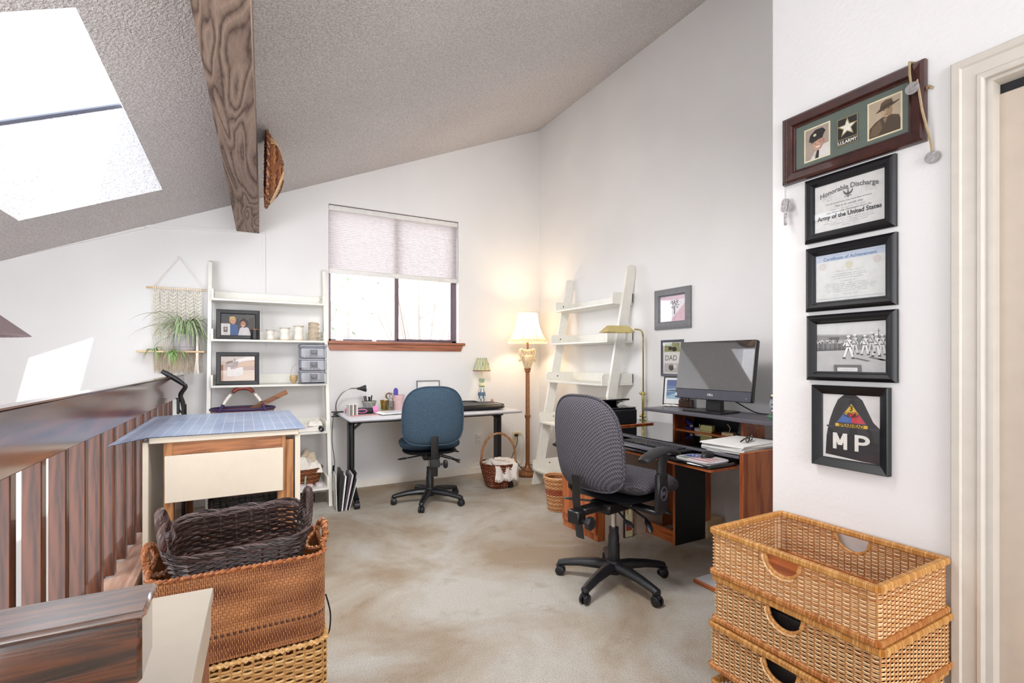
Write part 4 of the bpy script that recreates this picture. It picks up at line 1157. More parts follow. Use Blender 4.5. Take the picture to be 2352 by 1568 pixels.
for i in range(len(prof) - 1):
    for k in range(n):
        l = (k + 1) % n; c_ = cs_[i]
        if 3 <= i <= 7 and (k + i) % 3 == 0: c_ = '3f5468'
        b.col(c_); b.f(o_ + i*n + k, o_ + i*n + l, o_ + (i+1)*n + l, o_ + (i+1)*n + k)
O('stem', b, 'vcgloss', sl)
O('neck', B().tube([(0, 0, .29), (0, 0, .40)], .010, 8), 'goldcream', sl)
b = B(); n = 36; o_ = 0
rz_ = [(.092, .385), (.078, .43), (.064, .475), (.050, .52)]
for (r, z) in rz_:
    for k in range(n): a = 2*math.pi*k/n; b.V.append((r*math.cos(a), r*math.sin(a), z))
for i in range(3):
    for k in range(n): l = (k + 1) % n; b.f(i*n + k, i*n + l, (i+1)*n + l, (i+1)*n + k)
sh = O('shade', b, 'shade2', sl, recalc=False)
b = B()
for k in range(12):
    for s_ in (-1, 1):
        b.tube([((r + .0015)*math.cos(2*math.pi*(k + s_*j*.7/3*1.0)/12), (r + .0015)*math.sin(2*math.pi*(k + s_*j*.7/3)/12), z) for j, (r, z) in enumerate(rz_)], .0022, 4)
for a_ in (-1.9, -.6, .9): 
    b.sphere((.075*math.cos(a_), .075*math.sin(a_), .45), .012, 6, 4, (.6, .6, 1.3))
O('lattice', b, 'green_ribbon', sh)
b = B()
for k in range(40): a = k*math.pi/20; b.sphere((.092*math.cos(a), .092*math.sin(a), .379), .0055, 6, 4)
O('bead_trim', b, 'bronze', sh, kind='stuff')
b = B().col('b89888'); b.lathe([(0, 0), (.022, 0), (.024, .03), (.014, .05), (.018, .062), (0, .075)], n=14); o = O('trinket', b, 'vcgloss', None, onT(2.40, 4.86)); tag(o, 'tiny tan trinket on the table right of the small lamp', 'figurine')

# ------------------------------------------------------------------ office chairs
def office_chair(name, label, loc, rz, fab, star, arms, zs, group, bw=.50, by=-.27, bh=.50, up=0.0, fw=0.0):
    t_ = T(name, label, 'chair', loc, R(rz), group)
    for k in range(5):
        a = R(star + 72*k - rz); c, s_ = math.cos(a), math.sin(a)
        P = [(c*r, s_*r, z) for r, z in ((.03, .100), (.10, .102), (.20, .094), (.29, .078), (.318, .070), (.328, .062))]
        lg = O('leg', B().tube(P, [.036, .034, .028, .024, .023, .012], 10, up=(0, 0, 1), flat=.85), 'blk', t_)
        cx, cy = c*.315, s_*.315; wx, wy = -s_, c; b = B()
        for e in (-1, 1):
            b.tube([(cx + wx*e*.006, cy + wy*e*.006, .027), (cx + wx*e*.020, cy + wy*e*.020, .027), (cx + wx*e*.025, cy + wy*e*.025, .027)], [.027, .027, .019], 18)
        m = b.mark(); b.lathe([(.011, .0), (.011, .035)], n=8); b.xf(m, Matrix.Translation((cx, cy, .030)))
        hood = [(cx - c*.022 + c*.0, cy - s_*.022, .05), (cx, cy, .056), (cx + c*.022, cy + s_*.022, .05)]; b.tube(hood, .012, 8)
        O('caster', b, 'blk', lg)
    O('hub', B().lathe([(0, .062), (.042, .062), (.048, .085), (.046, .125), (.040, .135), (0, .135)], n=24), 'blk', t_)
    O('column', B().lathe([(.034, .13), (.034, .225), (.031, .23), (.031, .275), (.028, .28), (.028, .32)], n=24), 'blk', t_)
    O('piston', B().tube([(0, 0, .30), (0, 0, zs - .06)], .014, 14), 'chrome', t_)
    b = B(); b.box(-.075, .075, -.13, .10, zs - .075, zs - .015, .012); b.box(-.16, .16, -.05, .05, zs - .03, zs - .004, .006); b.box(-.05, .05, .05, .19, zs - .03, zs - .004, .006)
    O('mechanism', b, 'blkmetal', t_)
    for p0, p1, p2 in (((.07, -.06, -.05), (.17, -.11, -.075), (.25, -.15, -.085)), ((-.07, -.05, -.04), (-.20, -.09, -.05), (-.29, -.11, -.055)), ((.07, .04, -.05), (.20, .03, -.09), (.27, -.02, -.135)), ((.06, .08, -.05), (.22, .12, -.045), (.29, .13, -.06))):
        q_ = [(x, y, zs + z) for x, y, z in (p0, p1, p2)]; b = B(); b.tube(q_[:2], .006, 6)
        d = Vector(q_[2]) - Vector(q_[1]); b.tube([q_[1], tuple(Vector(q_[1]) + d*.3), tuple(Vector(q_[1]) + d*.8), q_[2]], [.007, .018, .017, .006], 8, flat=.45)
        O('lever', b, 'blk', t_)
    # seat
    b = B(); m = b.mark(); pillow(b, superell(.54, .54, 3.0), .105, 0, 8, 48, 4.5, bend=lambda x, z: .02*(1 - (abs(z)/.24)) - .06*max(0, z/.24)**4 + .10*max(0, -z/.24 - .6), axis='z')
    b.xf(m, Matrix.Translation((0, .065 + fw, zs + .045 + up))); O('seat', b, fab, t_, sharp=70)
    b = B(); m = b.mark(); pillow(b, superell(.48, .46, 3.0), .03, 0, 4, 32, 6, axis='z'); b.xf(m, Matrix.Translation((0, .03 + fw, zs - .008 + up*.8))); O('seat_pan', b, 'blk', t_, sharp=60)
    # back
    zc = zs + .05 + bh/2 + .025
    def outl(th):
        c, s_ = math.cos(th), math.sin(th); p = 3.0 if s_ > 0 else 4.2
        x = math.copysign(abs(c)**(2/p), c)*bw/2; z = math.copysign(abs(s_)**(2/p), s_)*bh/2
        return (x*(1 - .06*max(0, z/bh*2)), z)
    bend = lambda x, z: -.30*x*x*0 + .9*x*x - .12*(z + .05)*1.0 + .25*z*z
    b = B(); m = b.mark(); pillow(b, outl, .085, 0, 9, 56, 5.0, bend=bend); b.xf(m, Matrix.Translation((0, by, zc))); O('backrest', b, fab, t_, sharp=70)
    b = B(); n = 56
    b.tube([(outl(2*math.pi*k/n)[0]*1.003, by + bend(*outl(2*math.pi*k/n)) - .012, zc + outl(2*math.pi*k/n)[1]*1.003) for k in range(n)], .006, 6, True); O('piping', b, fab, t_)
    bb_ = B(); pp = [(0, by - .055, zs + .16), (0, by - .05, zs + .02), (0, by - .02, zs - .18)]
    bb_.tube(pp, .030, 4, flat=.17, up=(0, 1, 0)); O('back_bar', bb_, 'blkmetal', t_)
    b = B(); b.box(-.040, .040, by - .08, by - .015, zs - .095, zs - .025, .006); b.box(-.035, .035, by - .02, -.10, zs - .055, zs - .02, .006); O('bracket', b, 'blkmetal', t_)
    b = B(); b.tube([(.040, by - .045, zs - .075), (.085, by - .045, zs - .075)], .010, 8); m = b.mark(); b.lathe([(.0, 0), (.026, 0), (.034, .008), (.034, .026), (.026, .034), (0, .034)], n=24, flute=7, fa=.07); b.xf(m, Matrix.Translation((.075, by - .045, zs - .075)) @ Matrix.Rotation(R(90), 4, 'Y')); O('knob', b, 'blk', t_)
    if arms:
        for sx in (-1, 1):
            x = sx*.315; b = B(); b.box(x - .016, x + .016, -.045, .045, zs - .02, zs + .19, .010); b.box(min(x, sx*.14), max(x, sx*.14), -.035, .035, zs - .035, zs - .012, .006)
            b.tube([(x, -.0, zs + .18), (x, .01, zs + .255), (x, .02, zs + .282)], [.034, .038, .06], 10, flat=.5, up=(1, 0, 0))
            ap = O('armrest', b, 'blk', t_)
            P = spline([(x, -.155, zs + .262), (x, -.11, zs + .280), (x, .0, zs + .302), (x, .09, zs + .294), (x, .135, zs + .272)], 5); n_ = len(P)
            O('arm_pad', B().tube(P, [.030 + .014*math.sin(math.pi*i/(n_ - 1)) for i in range(n_)], 14, flat=.42, up=(0, 0, 1)), 'blk', ap, sharp=60)
            b = B(); b.tube([(x + sx*.017, .026*math.cos(k*.4488), zs + .08 + .034*math.sin(k*.4488)) for k in range(14)], .004, 6, True); b.box(x + sx*.014 - .004, x + sx*.014 + .004, -.016, .016, zs + .068, zs + .092, .003); O('dial', b, 'greyplastic', ap)
    return t_
office_chair('office_chair', 'blue tweed office chair without arms pulled up to the grey table', (1.468, 4.235, 0), -12, 'bluefab', 238, False, .475, 'office chairs', bw=.52)
office_chair('office_chair', 'grey checked office chair with armrests in front of the computer desk', (1.856, 2.19, 0), -80, 'greyfab', 274, True, .50, 'office chairs', bw=.48, by=-.255, bh=.51, up=.035, fw=.035)

# ------------------------------------------------------------------ floor lamp
fl = T('floor_lamp', 'lit floor lamp with cream bell shade and antique gold urn stem in the corner', 'lamp', (2.765, 4.71, 0))
b = B(); b.lathe([(0, 0), (.125, 0), (.132, .012), (.130, .028), (.112, .040), (.075, .055), (.045, .075), (.03, .10), (.026, .13), (0, .13)], n=32, flute=10, fa=.03); O('base', b, 'bronze', fl)
for k in range(5):
    a = k*2*math.pi/5; m = 0; b = B().sphere((.122*math.cos(a), .122*math.sin(a), .028), .026, 10, 6, (1, 1, .8)); O('base_rosette', b, 'bronze', fl)
O('pole', B().lathe([(.023, .12), (.023, .63), (.032, .64), (.030, .652), (.034, .662), (.026, .672), (.023, .68), (.022, 1.15)], n=16, flute=8, fa=.05), 'bronze', fl)
O('collar', B().lathe([(.024, 1.14), (.034, 1.15), (.030, 1.165), (.040, 1.175), (.034, 1.195), (0, 1.195)], n=20), 'bronze', fl)
O('urn', B().lathe([(0, 1.18), (.034, 1.185), (.040, 1.205), (.056, 1.25), (.066, 1.29), (.062, 1.318), (.044, 1.333), (.042, 1.352), (.050, 1.368), (.046, 1.385), (.03, 1.395), (0, 1.395)], n=48, flute=12, fa=.035), 'goldcream', fl)
for sx in (-1, 1):
    P = spline([(sx*.040, 0, 1.35), (sx*.062, 0, 1.385), (sx*.090, 0, 1.388), (sx*.096, 0, 1.35), (sx*.082, 0, 1.31), (sx*.086, 0, 1.275), (sx*.104, 0, 1.268), (sx*.106, 0, 1.285)], 5); n_ = len(P)
    O('scroll_handle', B().tube(P, [.018 - .011*i/(n_ - 1) for i in range(n_)], 8), 'goldcream', fl)
O('stem', B().tube([(0, 0, 1.39), (0, 0, 1.50)], .013, 10), 'bronze', fl)
b = B(); ns = 8; zz = [(.216, 1.478), (.210, 1.50), (.172, 1.56), (.142, 1.63), (.122, 1.71), (.110, 1.80)]
def shf(u, v):
    i = v*5; k = min(4, int(i)); f_ = i - k; r = zz[k][0]*(1 - f_) + zz[k+1][0]*f_; z = zz[k][1]*(1 - f_) + zz[k+1][1]*f_
    a = 2*math.pi*u; e = (a*ns/(2*math.pi)) % 1; r *= 1 - .035*math.sin(math.pi*e); return (r*math.cos(a), r*math.sin(a), z)
b.grid(shf, 64, 10, True); sh = O('shade', b, 'shade', fl, recalc=False, sharp=70)
b = B()
for k in range(8): b.tube([shf(k/8 + .00001, j/8) for j in range(9)], .0028, 5)
b.tube([shf(k/64, 1) for k in range(64)], .004, 5, True); O('seam', b, 'goldcream', sh)
b = B(); b.grid(lambda u, v: ((.219 + .003*math.sin(u*400))*math.cos(2*math.pi*u), (.219 + .003*math.sin(u*400))*math.sin(2*math.pi*u), 1.464 + .038*v), 128, 1, True); O('pleated_band', b, 'shade', sh, recalc=False)
b = B(); b.sphere((0, 0, 1.60), .032, 12, 8, (1, 1, 1.25))
bm_ = NT('bulb_glow'); bm_.b.inputs['Emission Color'].default_value = (1, .82, .55, 1); bm_.b.inputs['Emission Strength'].default_value = 12
O('bulb', b, bm_.m, fl)
pl_ = lamp('floor_lamp_light', 'POINT', (2.765, 4.71, 1.685), 15, (1.0, .74, .42)); pl_.data.shadow_soft_size = .05; pl_['kind'] = 'helper'
b = B(); b.tube(spline([(.03, .06, .07), (.00, .16, .05), (-.06, .10, .11), (-.11, -.02, .10), (-.06, -.10, .055), (.05, -.10, .06), (.10, -.02, .08), (-.02, .0, .12)], 6), .0045, 6); O('cord', b, 'blk', fl, (0, 0, .01))

# wall outlets
def outlet(label, x, z, mat):
    t_ = T('wall_outlet', label, 'outlet', (x, YB, z), 0, 'wall outlets')
    O('plate', B().box(-.036, .036, -.007, 0, -.058, .058, .003), mat, t_)
    for e in (-1, 1):
        s_ = O('socket', B().box(-.017, .017, -.010, -.006, e*.024 - .015, e*.024 + .015, .005), mat, t_); b = B()
        b.box(-.008, -.005, -.0106, -.009, e*.024 - .006, e*.024 + .006); b.box(.005, .008, -.0106, -.009, e*.024 - .006, e*.024 + .006); O('slot', b, 'blk', s_)
    return t_
outlet('white wall outlet beneath the grey table left of the wicker basket', 2.328, .385, 'whiteplastic')
outlet('ivory wall outlet with two plugs beside the floor lamp', 2.80, .375, 'ivory')
def plug(label, x, z, mat, pts, cmat):
    t_ = T('power_plug', label, 'plug', (x, YB - .010, z)); O('plug_body', B().box(-.018, .018, -.04, 0, -.015, .015, .005), mat, t_); O('cord', B().tube(spline(pts, 6), .0038, 6), cmat, t_); return t_
plug('black plug and cord in the lower socket of the ivory outlet', 2.80, .400, 'blk', [(0, -.04, 0), (-.005, -.05, -.08), (-.07, -.06, -.22), (-.12, -.08, -.33), (-.10, -.14, -.39), (-.02, -.22, -.39)], 'blk')
plug('ivory plug and cord at the top right of the outlet by the floor lamp', 2.845, .425, 'ivory', [(.01, -.04, 0), (.035, -.05, -.08), (.01, -.06, -.26), (-.04, -.08, -.40), (-.02, -.16, -.415)], 'ivory')

# wicker gathering basket with hoop handle and fringed cloth
wb = T('hoop_basket', 'brown round wicker basket with hoop handle under the grey table', 'basket', (2.265, 4.44, 0), rz=R(-20))
b = B(); cols = [H('7d3f24'), H('5b2a18'), H('97542f'), H('6b341d')]
for k in range(19):
    z = .012 + k*.0115; r = .115 + .062*(k/18)**.8; b.col(cols[k % 4])
    b.tube([((r + (.0055 if (i + k) % 2 else -.0045))*math.cos(i*.1309), (r + (.0055 if (i + k) % 2 else -.0045))*math.sin(i*.1309), z + .002*math.sin(i*.5 + k)) for i in range(48)], .0072, 5, True)
O('woven_side', b, 'vcwick', wb, kind='stuff', recalc=False)
O('base', B().lathe([(0, 0), (.118, 0), (.165, .21), (0, .20)], n=24), 'railx', wb)
rope_b = B(); rope(rope_b, [(.180*math.cos(a*.1309), .180*math.sin(a*.1309), .238) for a in range(49)], .014, 16, cols, 3); O('rim', rope_b, 'vcwick', wb, recalc=False)
O('hoop_handle', B().tube([(-.168, 0, .19), (-.175, 0, .23)] + [(.172*math.cos(R(180 - a)), 0, .30 + .235*math.sin(R(a))) for a in range(0, 181, 12)] + [(.175, 0, .23), (.168, 0, .19)], .0115, 8), 'oak', wb)
def drape(name, label, loc, rz, w, l, seed):
    r = random.Random(seed); b = B()
    def f(u, v):
        x = (u - .5)*w; s_ = (v - .35)*l; rr = .185
        if s_ < 0: y, z = s_, .012*math.sin(u*7)
        elif s_ < .09: y, z = s_, -.002 - s_*s_*2
        else: y, z = .09 + .03*(s_ - .09), -.018 - (s_ - .09)
        return (x + .010*math.sin(v*9 + u*4)*0.7, y + .010*math.sin(u*16 + 1), z + .006*math.sin(u*13))
    b.grid(f, 22, 18)
    for i in range(34):
        p = Vector(f((i + .5)/34, 1)); b.tube([p, p + Vector((r.uniform(-.004, .004), -.002, -.026))], [.004, .0018], 4, cap=False)
    o = O(name, b, 'whitecloth', None, loc, rz=rz, recalc=False); return tag(o, label, 'cloth', 'fringed cloth on the hoop basket')
drape('fringed_cloth', 'white fringed cloth draped over the front of the hoop basket', (2.27, 4.355, .262), R(175), .23, .34, 1)
drape('fringed_cloth', 'white fringed cloth hanging over the right side of the hoop basket', (2.35, 4.40, .265), R(-125), .13, .38, 2)
cloth('bundled_cloth', 'white bundled cloth filling the hoop basket', (2.265, 4.455, .215), .27, .26, .065, 'whitecloth', 5)
b = B(); b.tube(spline([(-.12, .02, .25), (-.20, .06, .235), (-.26, .06, .215), (-.31, .05, .20)], 5), [.012 - .008*i/15 for i in range(16)], 6); o = O('twisted_cloth', b, 'twine', None, (2.265, 4.46, .0)); tag(o, 'thin twisted grey cloth end sticking out left of the hoop basket', 'cloth')

# folders standing between the ladder shelf and the table
fx = .690
for i, (w_, h_, c_, tl, lab) in enumerate(((.006, .30, 'paper', -2, 'white magazine nearest the ladder shelf among the standing folders'), (.022, .33, 'blk', 3, 'thick black binder among the standing folders'), (.012, .29, 'paper', 6, 'white magazine right of the thick black binder'), (.008, .30, 'greyplastic', 9, 'dark grey folder in the middle of the standing folders'), (.013, .30, 'ribbon', 11, 'pinkish white magazine among the standing folders'), (.008, .32, 'blk', 13, 'thin black folder leaning toward the table leg'), (.006, .26, 'paper', 15, 'white leaflet closest to the table leg'))):
    b = B(); b.box(0, w_, -.11, .11, 0, h_, .002)
    if i == 1: b.box(-.004, w_ + .004, -.112, -.10, h_ - .05, h_ + .006, .002)
    o = O('standing_folder', b, c_, None, (fx, 4.435, .002 + (w_*math.sin(R(tl)) if tl > 0 else 0)), rot=(0, R(tl), R(-3))); tag(o, lab, 'folder', 'folders standing on the carpet'); fx += w_ + .005

# ------------------------------------------------------------------ computer desk along the right wall
DZ = .77
dk = T('computer_desk', 'cherry computer desk with black glass top and raised grey shelf', 'desk', (2.30, 2.5, 0))
# local x: 0 front .. .68 back ; local y relative to 2.5
O('desktop', B().box(.0, .68, -.79, .82, DZ - .022, DZ, .003), 'deskglass', dk)
O('desk_edge', B().box(-.002, .004, -.79, .82, DZ - .022, DZ - .006, .002), 'laminate_grey', dk)
O('end_panel', B().box(0, .66, -.815, -.792, 0, DZ + .012, .002), 'cherryz', dk)
O('end_panel', B().box(.02, .66, .80, .822, 0, DZ - .022, .002), 'cherryz', dk)
kt = O('keyboard_tray', B().box(-.225, .25, -.785, .30, .712, .732, .008), 'deskglass', dk)
O('tray_edge', B().box(-.215, .0, -.785, .30, .698, .712, .002), 'cherry', kt)
lc = O('cabinet', B().box(-.125, .50, .235, .66, .0, DZ - .03, .003), 'cherryz', dk)
O('cabinet_door', B().box(-.139, -.126, .24, .655, .05, DZ - .04, .003), 'cherryz', lc)
for z in (.085, .10): O('door_groove', B().box(-.1405, -.1385, .26, .635, z, z + .004), 'railx', lc)
b = B(); b.box(.30, .66, -.07, -.05, 0, .66, .001); mid = O('cabinet_side', b, 'cherryz', dk)
O('cabinet_side', B().box(.38, .66, .265, .285, 0, .66, .001), 'cherryz', dk)
O('plinth', B().box(.32, .338, -.05, .285, .0, .085, .001), 'cherry', dk)
O('cabinet_inner', B().box(.302, .598, -.0735, -.0705, .0, .66), 'blk', mid)
hu = O('hutch_shelf', B().box(.32, .68, -.78, .262, .898, .922, .004), 'laminate_grey', dk)
for y in (-.478, .082): O('hutch_support', B().box(.45, .66, y - .010, y + .010, DZ, .898, .001), 'cherry', dk)
O('hutch_floor', B().box(.455, .66, -.468, .072, DZ + .0005, DZ + .006), 'cherry', dk)
O('hutch_back', B().box(.655, .66, -.468, .072, DZ, .898), 'blk', dk)
O('divider_strip', B().box(-.12, .54, .372, .386, DZ, DZ + .012, .002), 'cherry', dk)
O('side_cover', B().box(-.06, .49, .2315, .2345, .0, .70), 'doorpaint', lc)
# low board on the floor in front of the end panel
b = B(); b.box(-.10, .55, -.16, .16, 0, .024, .004); o = O('low_board', b, 'cherry', None, (2.36, 1.82, .001)); o2 = O('board_top', B().box(-.09, .54, -.15, .15, .024, .026), 'tabletop', o); tag(o, 'low cherry edged board on the carpet behind the rattan drawers', 'board')

mo = T('desktop_computer', 'black all in one computer with dark tilted screen on the raised shelf', 'computer', (2.80, 2.285, .922), rz=R(-86.5))
O('stand_base', B().box(-.15, .15, -.125, .085, 0, .012, .004), 'blkmetal', mo)
b = B(); b.prism([(.0, .012), (.045, .012), (.040, .20), (.018, .20)], -.055, .055, 'x'); O('stand_neck', b, 'blk', mo)
tilt = Matrix.Translation((0, -.018, .082)) @ Matrix.Rotation(R(-9), 4, 'X')
def tb(b): return b.xf(0, tilt)
W2, HT = .292, .405
O('casing', tb(B().box(-W2, W2, -.004, .034, 0, HT, .006)), 'blk', mo)
O('chin', tb(B().box(-W2, W2, -.014, -.004, 0, .066, .003)), 'greyplastic', mo)
O('screen', tb(B().box(-W2 + .001, W2 - .001, -.012, -.004, .067, HT - .001, .002)), 'screen', mo)
b = B(); b.text('DELL', .020, 0, .026, -.0146, 'dcdce0', bold=.0006); O('lettering', tb(b), 'vc', mo, recalc=False)
b = B(); b.disc(W2 - .03, .022, .004, .004, -.0146, '9a9aa0', 10); O('power_button', tb(b), 'vc', mo, recalc=False)
b = B(); b.rect(-W2 + .003, -W2 + .018, .012, .034, -.0146, 'c8d4e6'); O('sticker', tb(b), 'vc', mo, recalc=False)
b = B(); b.tube(spline([(2.905, 2.20, 1.0), (2.93, 2.12, .955), (2.935, 2.05, .93), (2.96, 1.98, .926)], 5), .004, 6); o = O('cord', b, 'blk', mo); o.matrix_parent_inverse = (Matrix.Translation((2.80, 2.285, .922)) @ Matrix.Rotation(R(-86.5), 4, 'Z')).inverted()

# keyboard, mouse, mouse mat
kb = T('keyboard', 'black keyboard with grey wrist rest on the pull out tray', 'keyboard', (2.215, 2.25, .7325), rz=R(-90))
O('body', B().box(-.235, .235, -.055, .085, 0, .018, .005), 'blk', kb)
O('wrist_rest', B().box(-.235, .235, -.125, -.056, 0, .016, .007), 'greyplastic', kb)
km = B().box(-.0082, .0082, -.0080, .0080, 0, .008, .002).mesh('key', 'blk')
for r_ in range(6):
    for c_ in range(20):
        if r_ == 0 and 4 < c_ < 10: continue
        O('key', km, None, kb, (-.215 + c_*.0208 + (.008 if c_ > 14 else 0), -.043 + r_*.0208, .018))
O('space_key', B().box(-.055, .050, -.008, .008, 0, .008, .002), 'blk', kb, (-.06, -.043, .018))
mm = B()
def mmat(u, v): r = u; a = 2*math.pi*v; return (.125*r*math.cos(a), .105*r*math.sin(a), .004)
n = 40; b = B()
b.col('c8c4c8'); pts = [(.125*math.copysign(abs(math.cos(2*math.pi*k/n))**.6, math.cos(2*math.pi*k/n)), .105*math.copysign(abs(math.sin(2*math.pi*k/n))**.6, math.sin(2*math.pi*k/n))) for k in range(n)]
b.prism(pts, 0, .004, 'z'); q = random.Random(6)
for i in range(7): b.col('b46a74' if i % 2 else 'e6dede').box(-.03 + 0, .108 - i*.006, -.085 + i*.022, -.085 + i*.022 + .0215, .0041, .0045)
b.col('44508a').box(-.11, -.03, -.02, .075, .0041, .0045); b.col('7d8a78').box(-.10, -.04, -.075, -.03, .0041, .0045)
for i in range(12): b.col('dfe2ee').cbox((q.uniform(-.1, -.04), q.uniform(-.01, .065), .0046), (.008, .008, .0006))
o = O('mouse_mat', b, 'vcgloss', None, (2.20, 1.865, .7325), rz=R(-90)); tag(o, 'printed mouse mat with red and white stripes on the tray', 'mouse mat')
b = B(); b.sphere((0, 0, .0), .5, 20, 12, (.062, .105, .068)); b.V = [(x, y, max(z, 0)) for x, y, z in b.V]
ms = O('computer_mouse', b, 'blk', None, (2.255, 1.875, .737), rz=R(-80), sharp=70); tag(ms, 'black computer mouse on the printed mouse mat', 'mouse')
O('scroll_wheel', B().tube([(-.004, .026, .026), (.004, .026, .026)], .008, 12), 'greyplastic', ms)

# papers and glasses on the right of the desk
for i, (dx, dy, a_, h_, lab) in enumerate(((0, 0, 3, .012, 'lowest sheaf of white papers at the right end of the desk'), (.01, -.005, -2, .010, 'middle sheaf of white papers at the right end of the desk'), (-.005, .01, 5, .008, 'top sheaf of white papers under the reading glasses'))):
    b = B()
    for k in range(3): m = b.mark(); b.box(-.19 + k*.003, .19 - k*.002, -.135, .135, k*h_/3, (k + .8)*h_/3)
    o = O('paper_sheaf', b, 'paper', None, (2.545 + dx, 1.872 + dy, DZ + .001 + (0, .0125, .023)[i]), rz=R(a_)); tag(o, lab, 'papers', 'papers at the right end of the desk')
o = O('black_folder', B().box(-.14, .14, -.16, .16, 0, .010, .002), 'blk', None, (2.47, 1.905, DZ + .0005)) if False else None
rg = T('reading_glasses', 'folded dark brown reading glasses lying on the papers', 'glasses', (2.55, 1.83, DZ + .035), rz=R(20))
for sx in (-1, 1):
    b = B(); b.tube([(sx*.034 + .026*math.cos(k*.3927), .0, .017 + .016*math.sin(k*.3927)) for k in range(16)], .0036, 6, True); O('rim', b, 'railx', rg)
    O('lens', B().flat([(sx*.034 + .025*math.cos(k*.3927), .017 + .015*math.sin(k*.3927)) for k in range(16)], 0), 'picglass', rg, recalc=False)
    b = B(); b.tube([(sx*.062, 0, .022), (sx*.060, .01, .022), (-sx*.03, .018 + sx*.004, .012), (-sx*.062, .024 + sx*.004, .004)], .0042, 6); O('temple', b, 'railx', rg)
O('bridge', B().tube([(-.009, 0, .020), (0, -.002, .024), (.009, 0, .020)], .0022, 6), 'railx', rg)

# small things in the hutch
HZ = DZ + .0065
st = T('stapler', 'blue stapler standing at the left of the hutch cubby', 'stapler', (2.85, 2.535, HZ), rz=R(60))
O('base', B().box(-.06, .05, -.017, .017, 0, .014, .004), 'bluepl', st); b = B(); m = b.mark(); b.box(-.06, .055, -.016, .016, 0, .022, .006); b.xf(m, Matrix.Translation((0, 0, .040)) @ Matrix.Rotation(R(-12), 4, 'Y')); O('arm', b, 'bluepl', st)
O('magazine', B().box(-.05, .05, -.009, .009, .024, .034), 'steel', st); O('label', B().box(-.061, -.059, -.010, .010, .018, .032), 'paper', st)
b = B(); b.lathe([(.022, 0), (.045, 0), (.045, .020), (.022, .020), (.022, 0)], n=24); o = O('tape_roll', b, 'whiteplastic', None, (2.83, 2.405, HZ)); tag(o, 'white round tape roll lying in the hutch cubby', 'tape')
cb_ = T('card_holder', 'brass business card holder full of cards in the hutch cubby', 'card holder', (2.795, 2.325, HZ), rz=R(-85))
O('tray', B().box(-.048, .048, -.02, .024, 0, .012, .002), 'brass', cb_); O('cards', B().box(-.044, .044, -.012, .020, .010, .050, .001), 'yellowpaper', cb_); b = B(); b.tube([(-.05, -.02, .058), (.05, -.02, .058)], .003, 6); b.tube([(-.048, .0, .01), (-.05, -.02, .058)], .0025, 6); b.tube([(.048, .0, .01), (.05, -.02, .058)], .0025, 6); O('rail', b, 'brass', cb_)
b = B(); b.box(-.04, .04, -.025, .025, 0, .022, .002); b.tube([(0, 0, .02), (.008, 0, .05), (-.012, 0, .075)], .003, 5); o = O('wooden_block', b, 'pine', None, (2.80, 2.155, HZ), rz=R(-80)); tag(o, 'small wooden block with bent wire in the hutch cubby', 'block')
b = B(); m = b.mark(); b.box(-.035, .035, -.006, .006, 0, .095, .004); b.xf(m, Matrix.Translation((0, 0, .012)) @ Matrix.Rotation(R(-18), 4, 'X')); b.box(-.03, .03, -.02, .05, 0, .012, .003)
o = O('dark_calculator', b, 'greyplastic', None, (2.83, 2.075, HZ), rz=R(-80)); tag(o, 'dark grey gadget propped at the right of the hutch cubby', 'gadget')

# framed photo, dark box and oddments at the left of the raised shelf
def beach(b, w, h):
    b.rect(-w, w, -h, h, -.004, 'e6e6e8'); w *= .8; z1, z0 = h*.82, -h*.62
    b.rect(-w, w, z0, z1, -.0045, '5a78a0'); b.rect(-w, w, z1 - h*.45, z1, -.0047, '4a5a8e'); b.flat([(-w, h*.1), (w, h*.25), (w, -h*.05), (-w, -h*.1)], -.0048, '9db8cc'); b.flat([(-w, z0), (w, z0), (w, -h*.3), (0, -h*.18), (-w, -h*.45)], -.0049, '8fb4c6'); b.flat([(-w, h*.02), (-w*.1, h*.08), (w, h*.0), (w, -h*.06), (-w, -h*.05)], -.005, '39506e')
pframe('framed_photo', 'leaning black framed blue beach photo at the left end of the raised shelf', 'picture frame', (2.93, 2.735, .922 + .115), R(-62), .165, .205, [(0, 0), (0, .008), (.003, .010), (.008, .010), (.008, 0)], 'blkframe', beach, rot=(R(-12), 0, R(-62)))
b = B(); q = random.Random(9)
for i in range(16): b.sphere((q.uniform(-.05, .05), q.uniform(-.02, .02), .008), .011, 8, 5, (1.4, 1, .7))
o = O('shell_garland', b, 'lace', None, (2.855, 2.70, .922), rz=R(-62)); tag(o, 'heap of white shells before the blue beach photo', 'shells'); o['kind'] = 'stuff'
b = B(); b.box(-.045, .045, -.03, .03, 0, .055, .004)
for i in range(8): b.sphere((q.uniform(-.04, .04), q.uniform(-.02, .02), .06), .014, 8, 5)
o = O('carved_box', b, 'railx', None, (2.90, 2.605, .922), rz=R(-80)); tag(o, 'dark carved little box between beach photo and computer stand', 'box')
o = O('white_card_box', B().box(-.045, .045, -.02, .02, 0, .07, .003), 'whiteplastic', None, (2.935, 2.475, .922), rz=R(-86)); tag(o, 'small white box half hidden behind the computer screen', 'box')
b = B(); b.box(-.028, .028, -.012, .012, 0, .065, .003); b.box(-.030, .030, -.014, .014, .05, .056); o = O('grey_card_stand', b, 'steel', None, (2.925, 2.545, .922), rz=R(-86)); tag(o, 'small grey holder beside the white box behind the screen', 'holder')
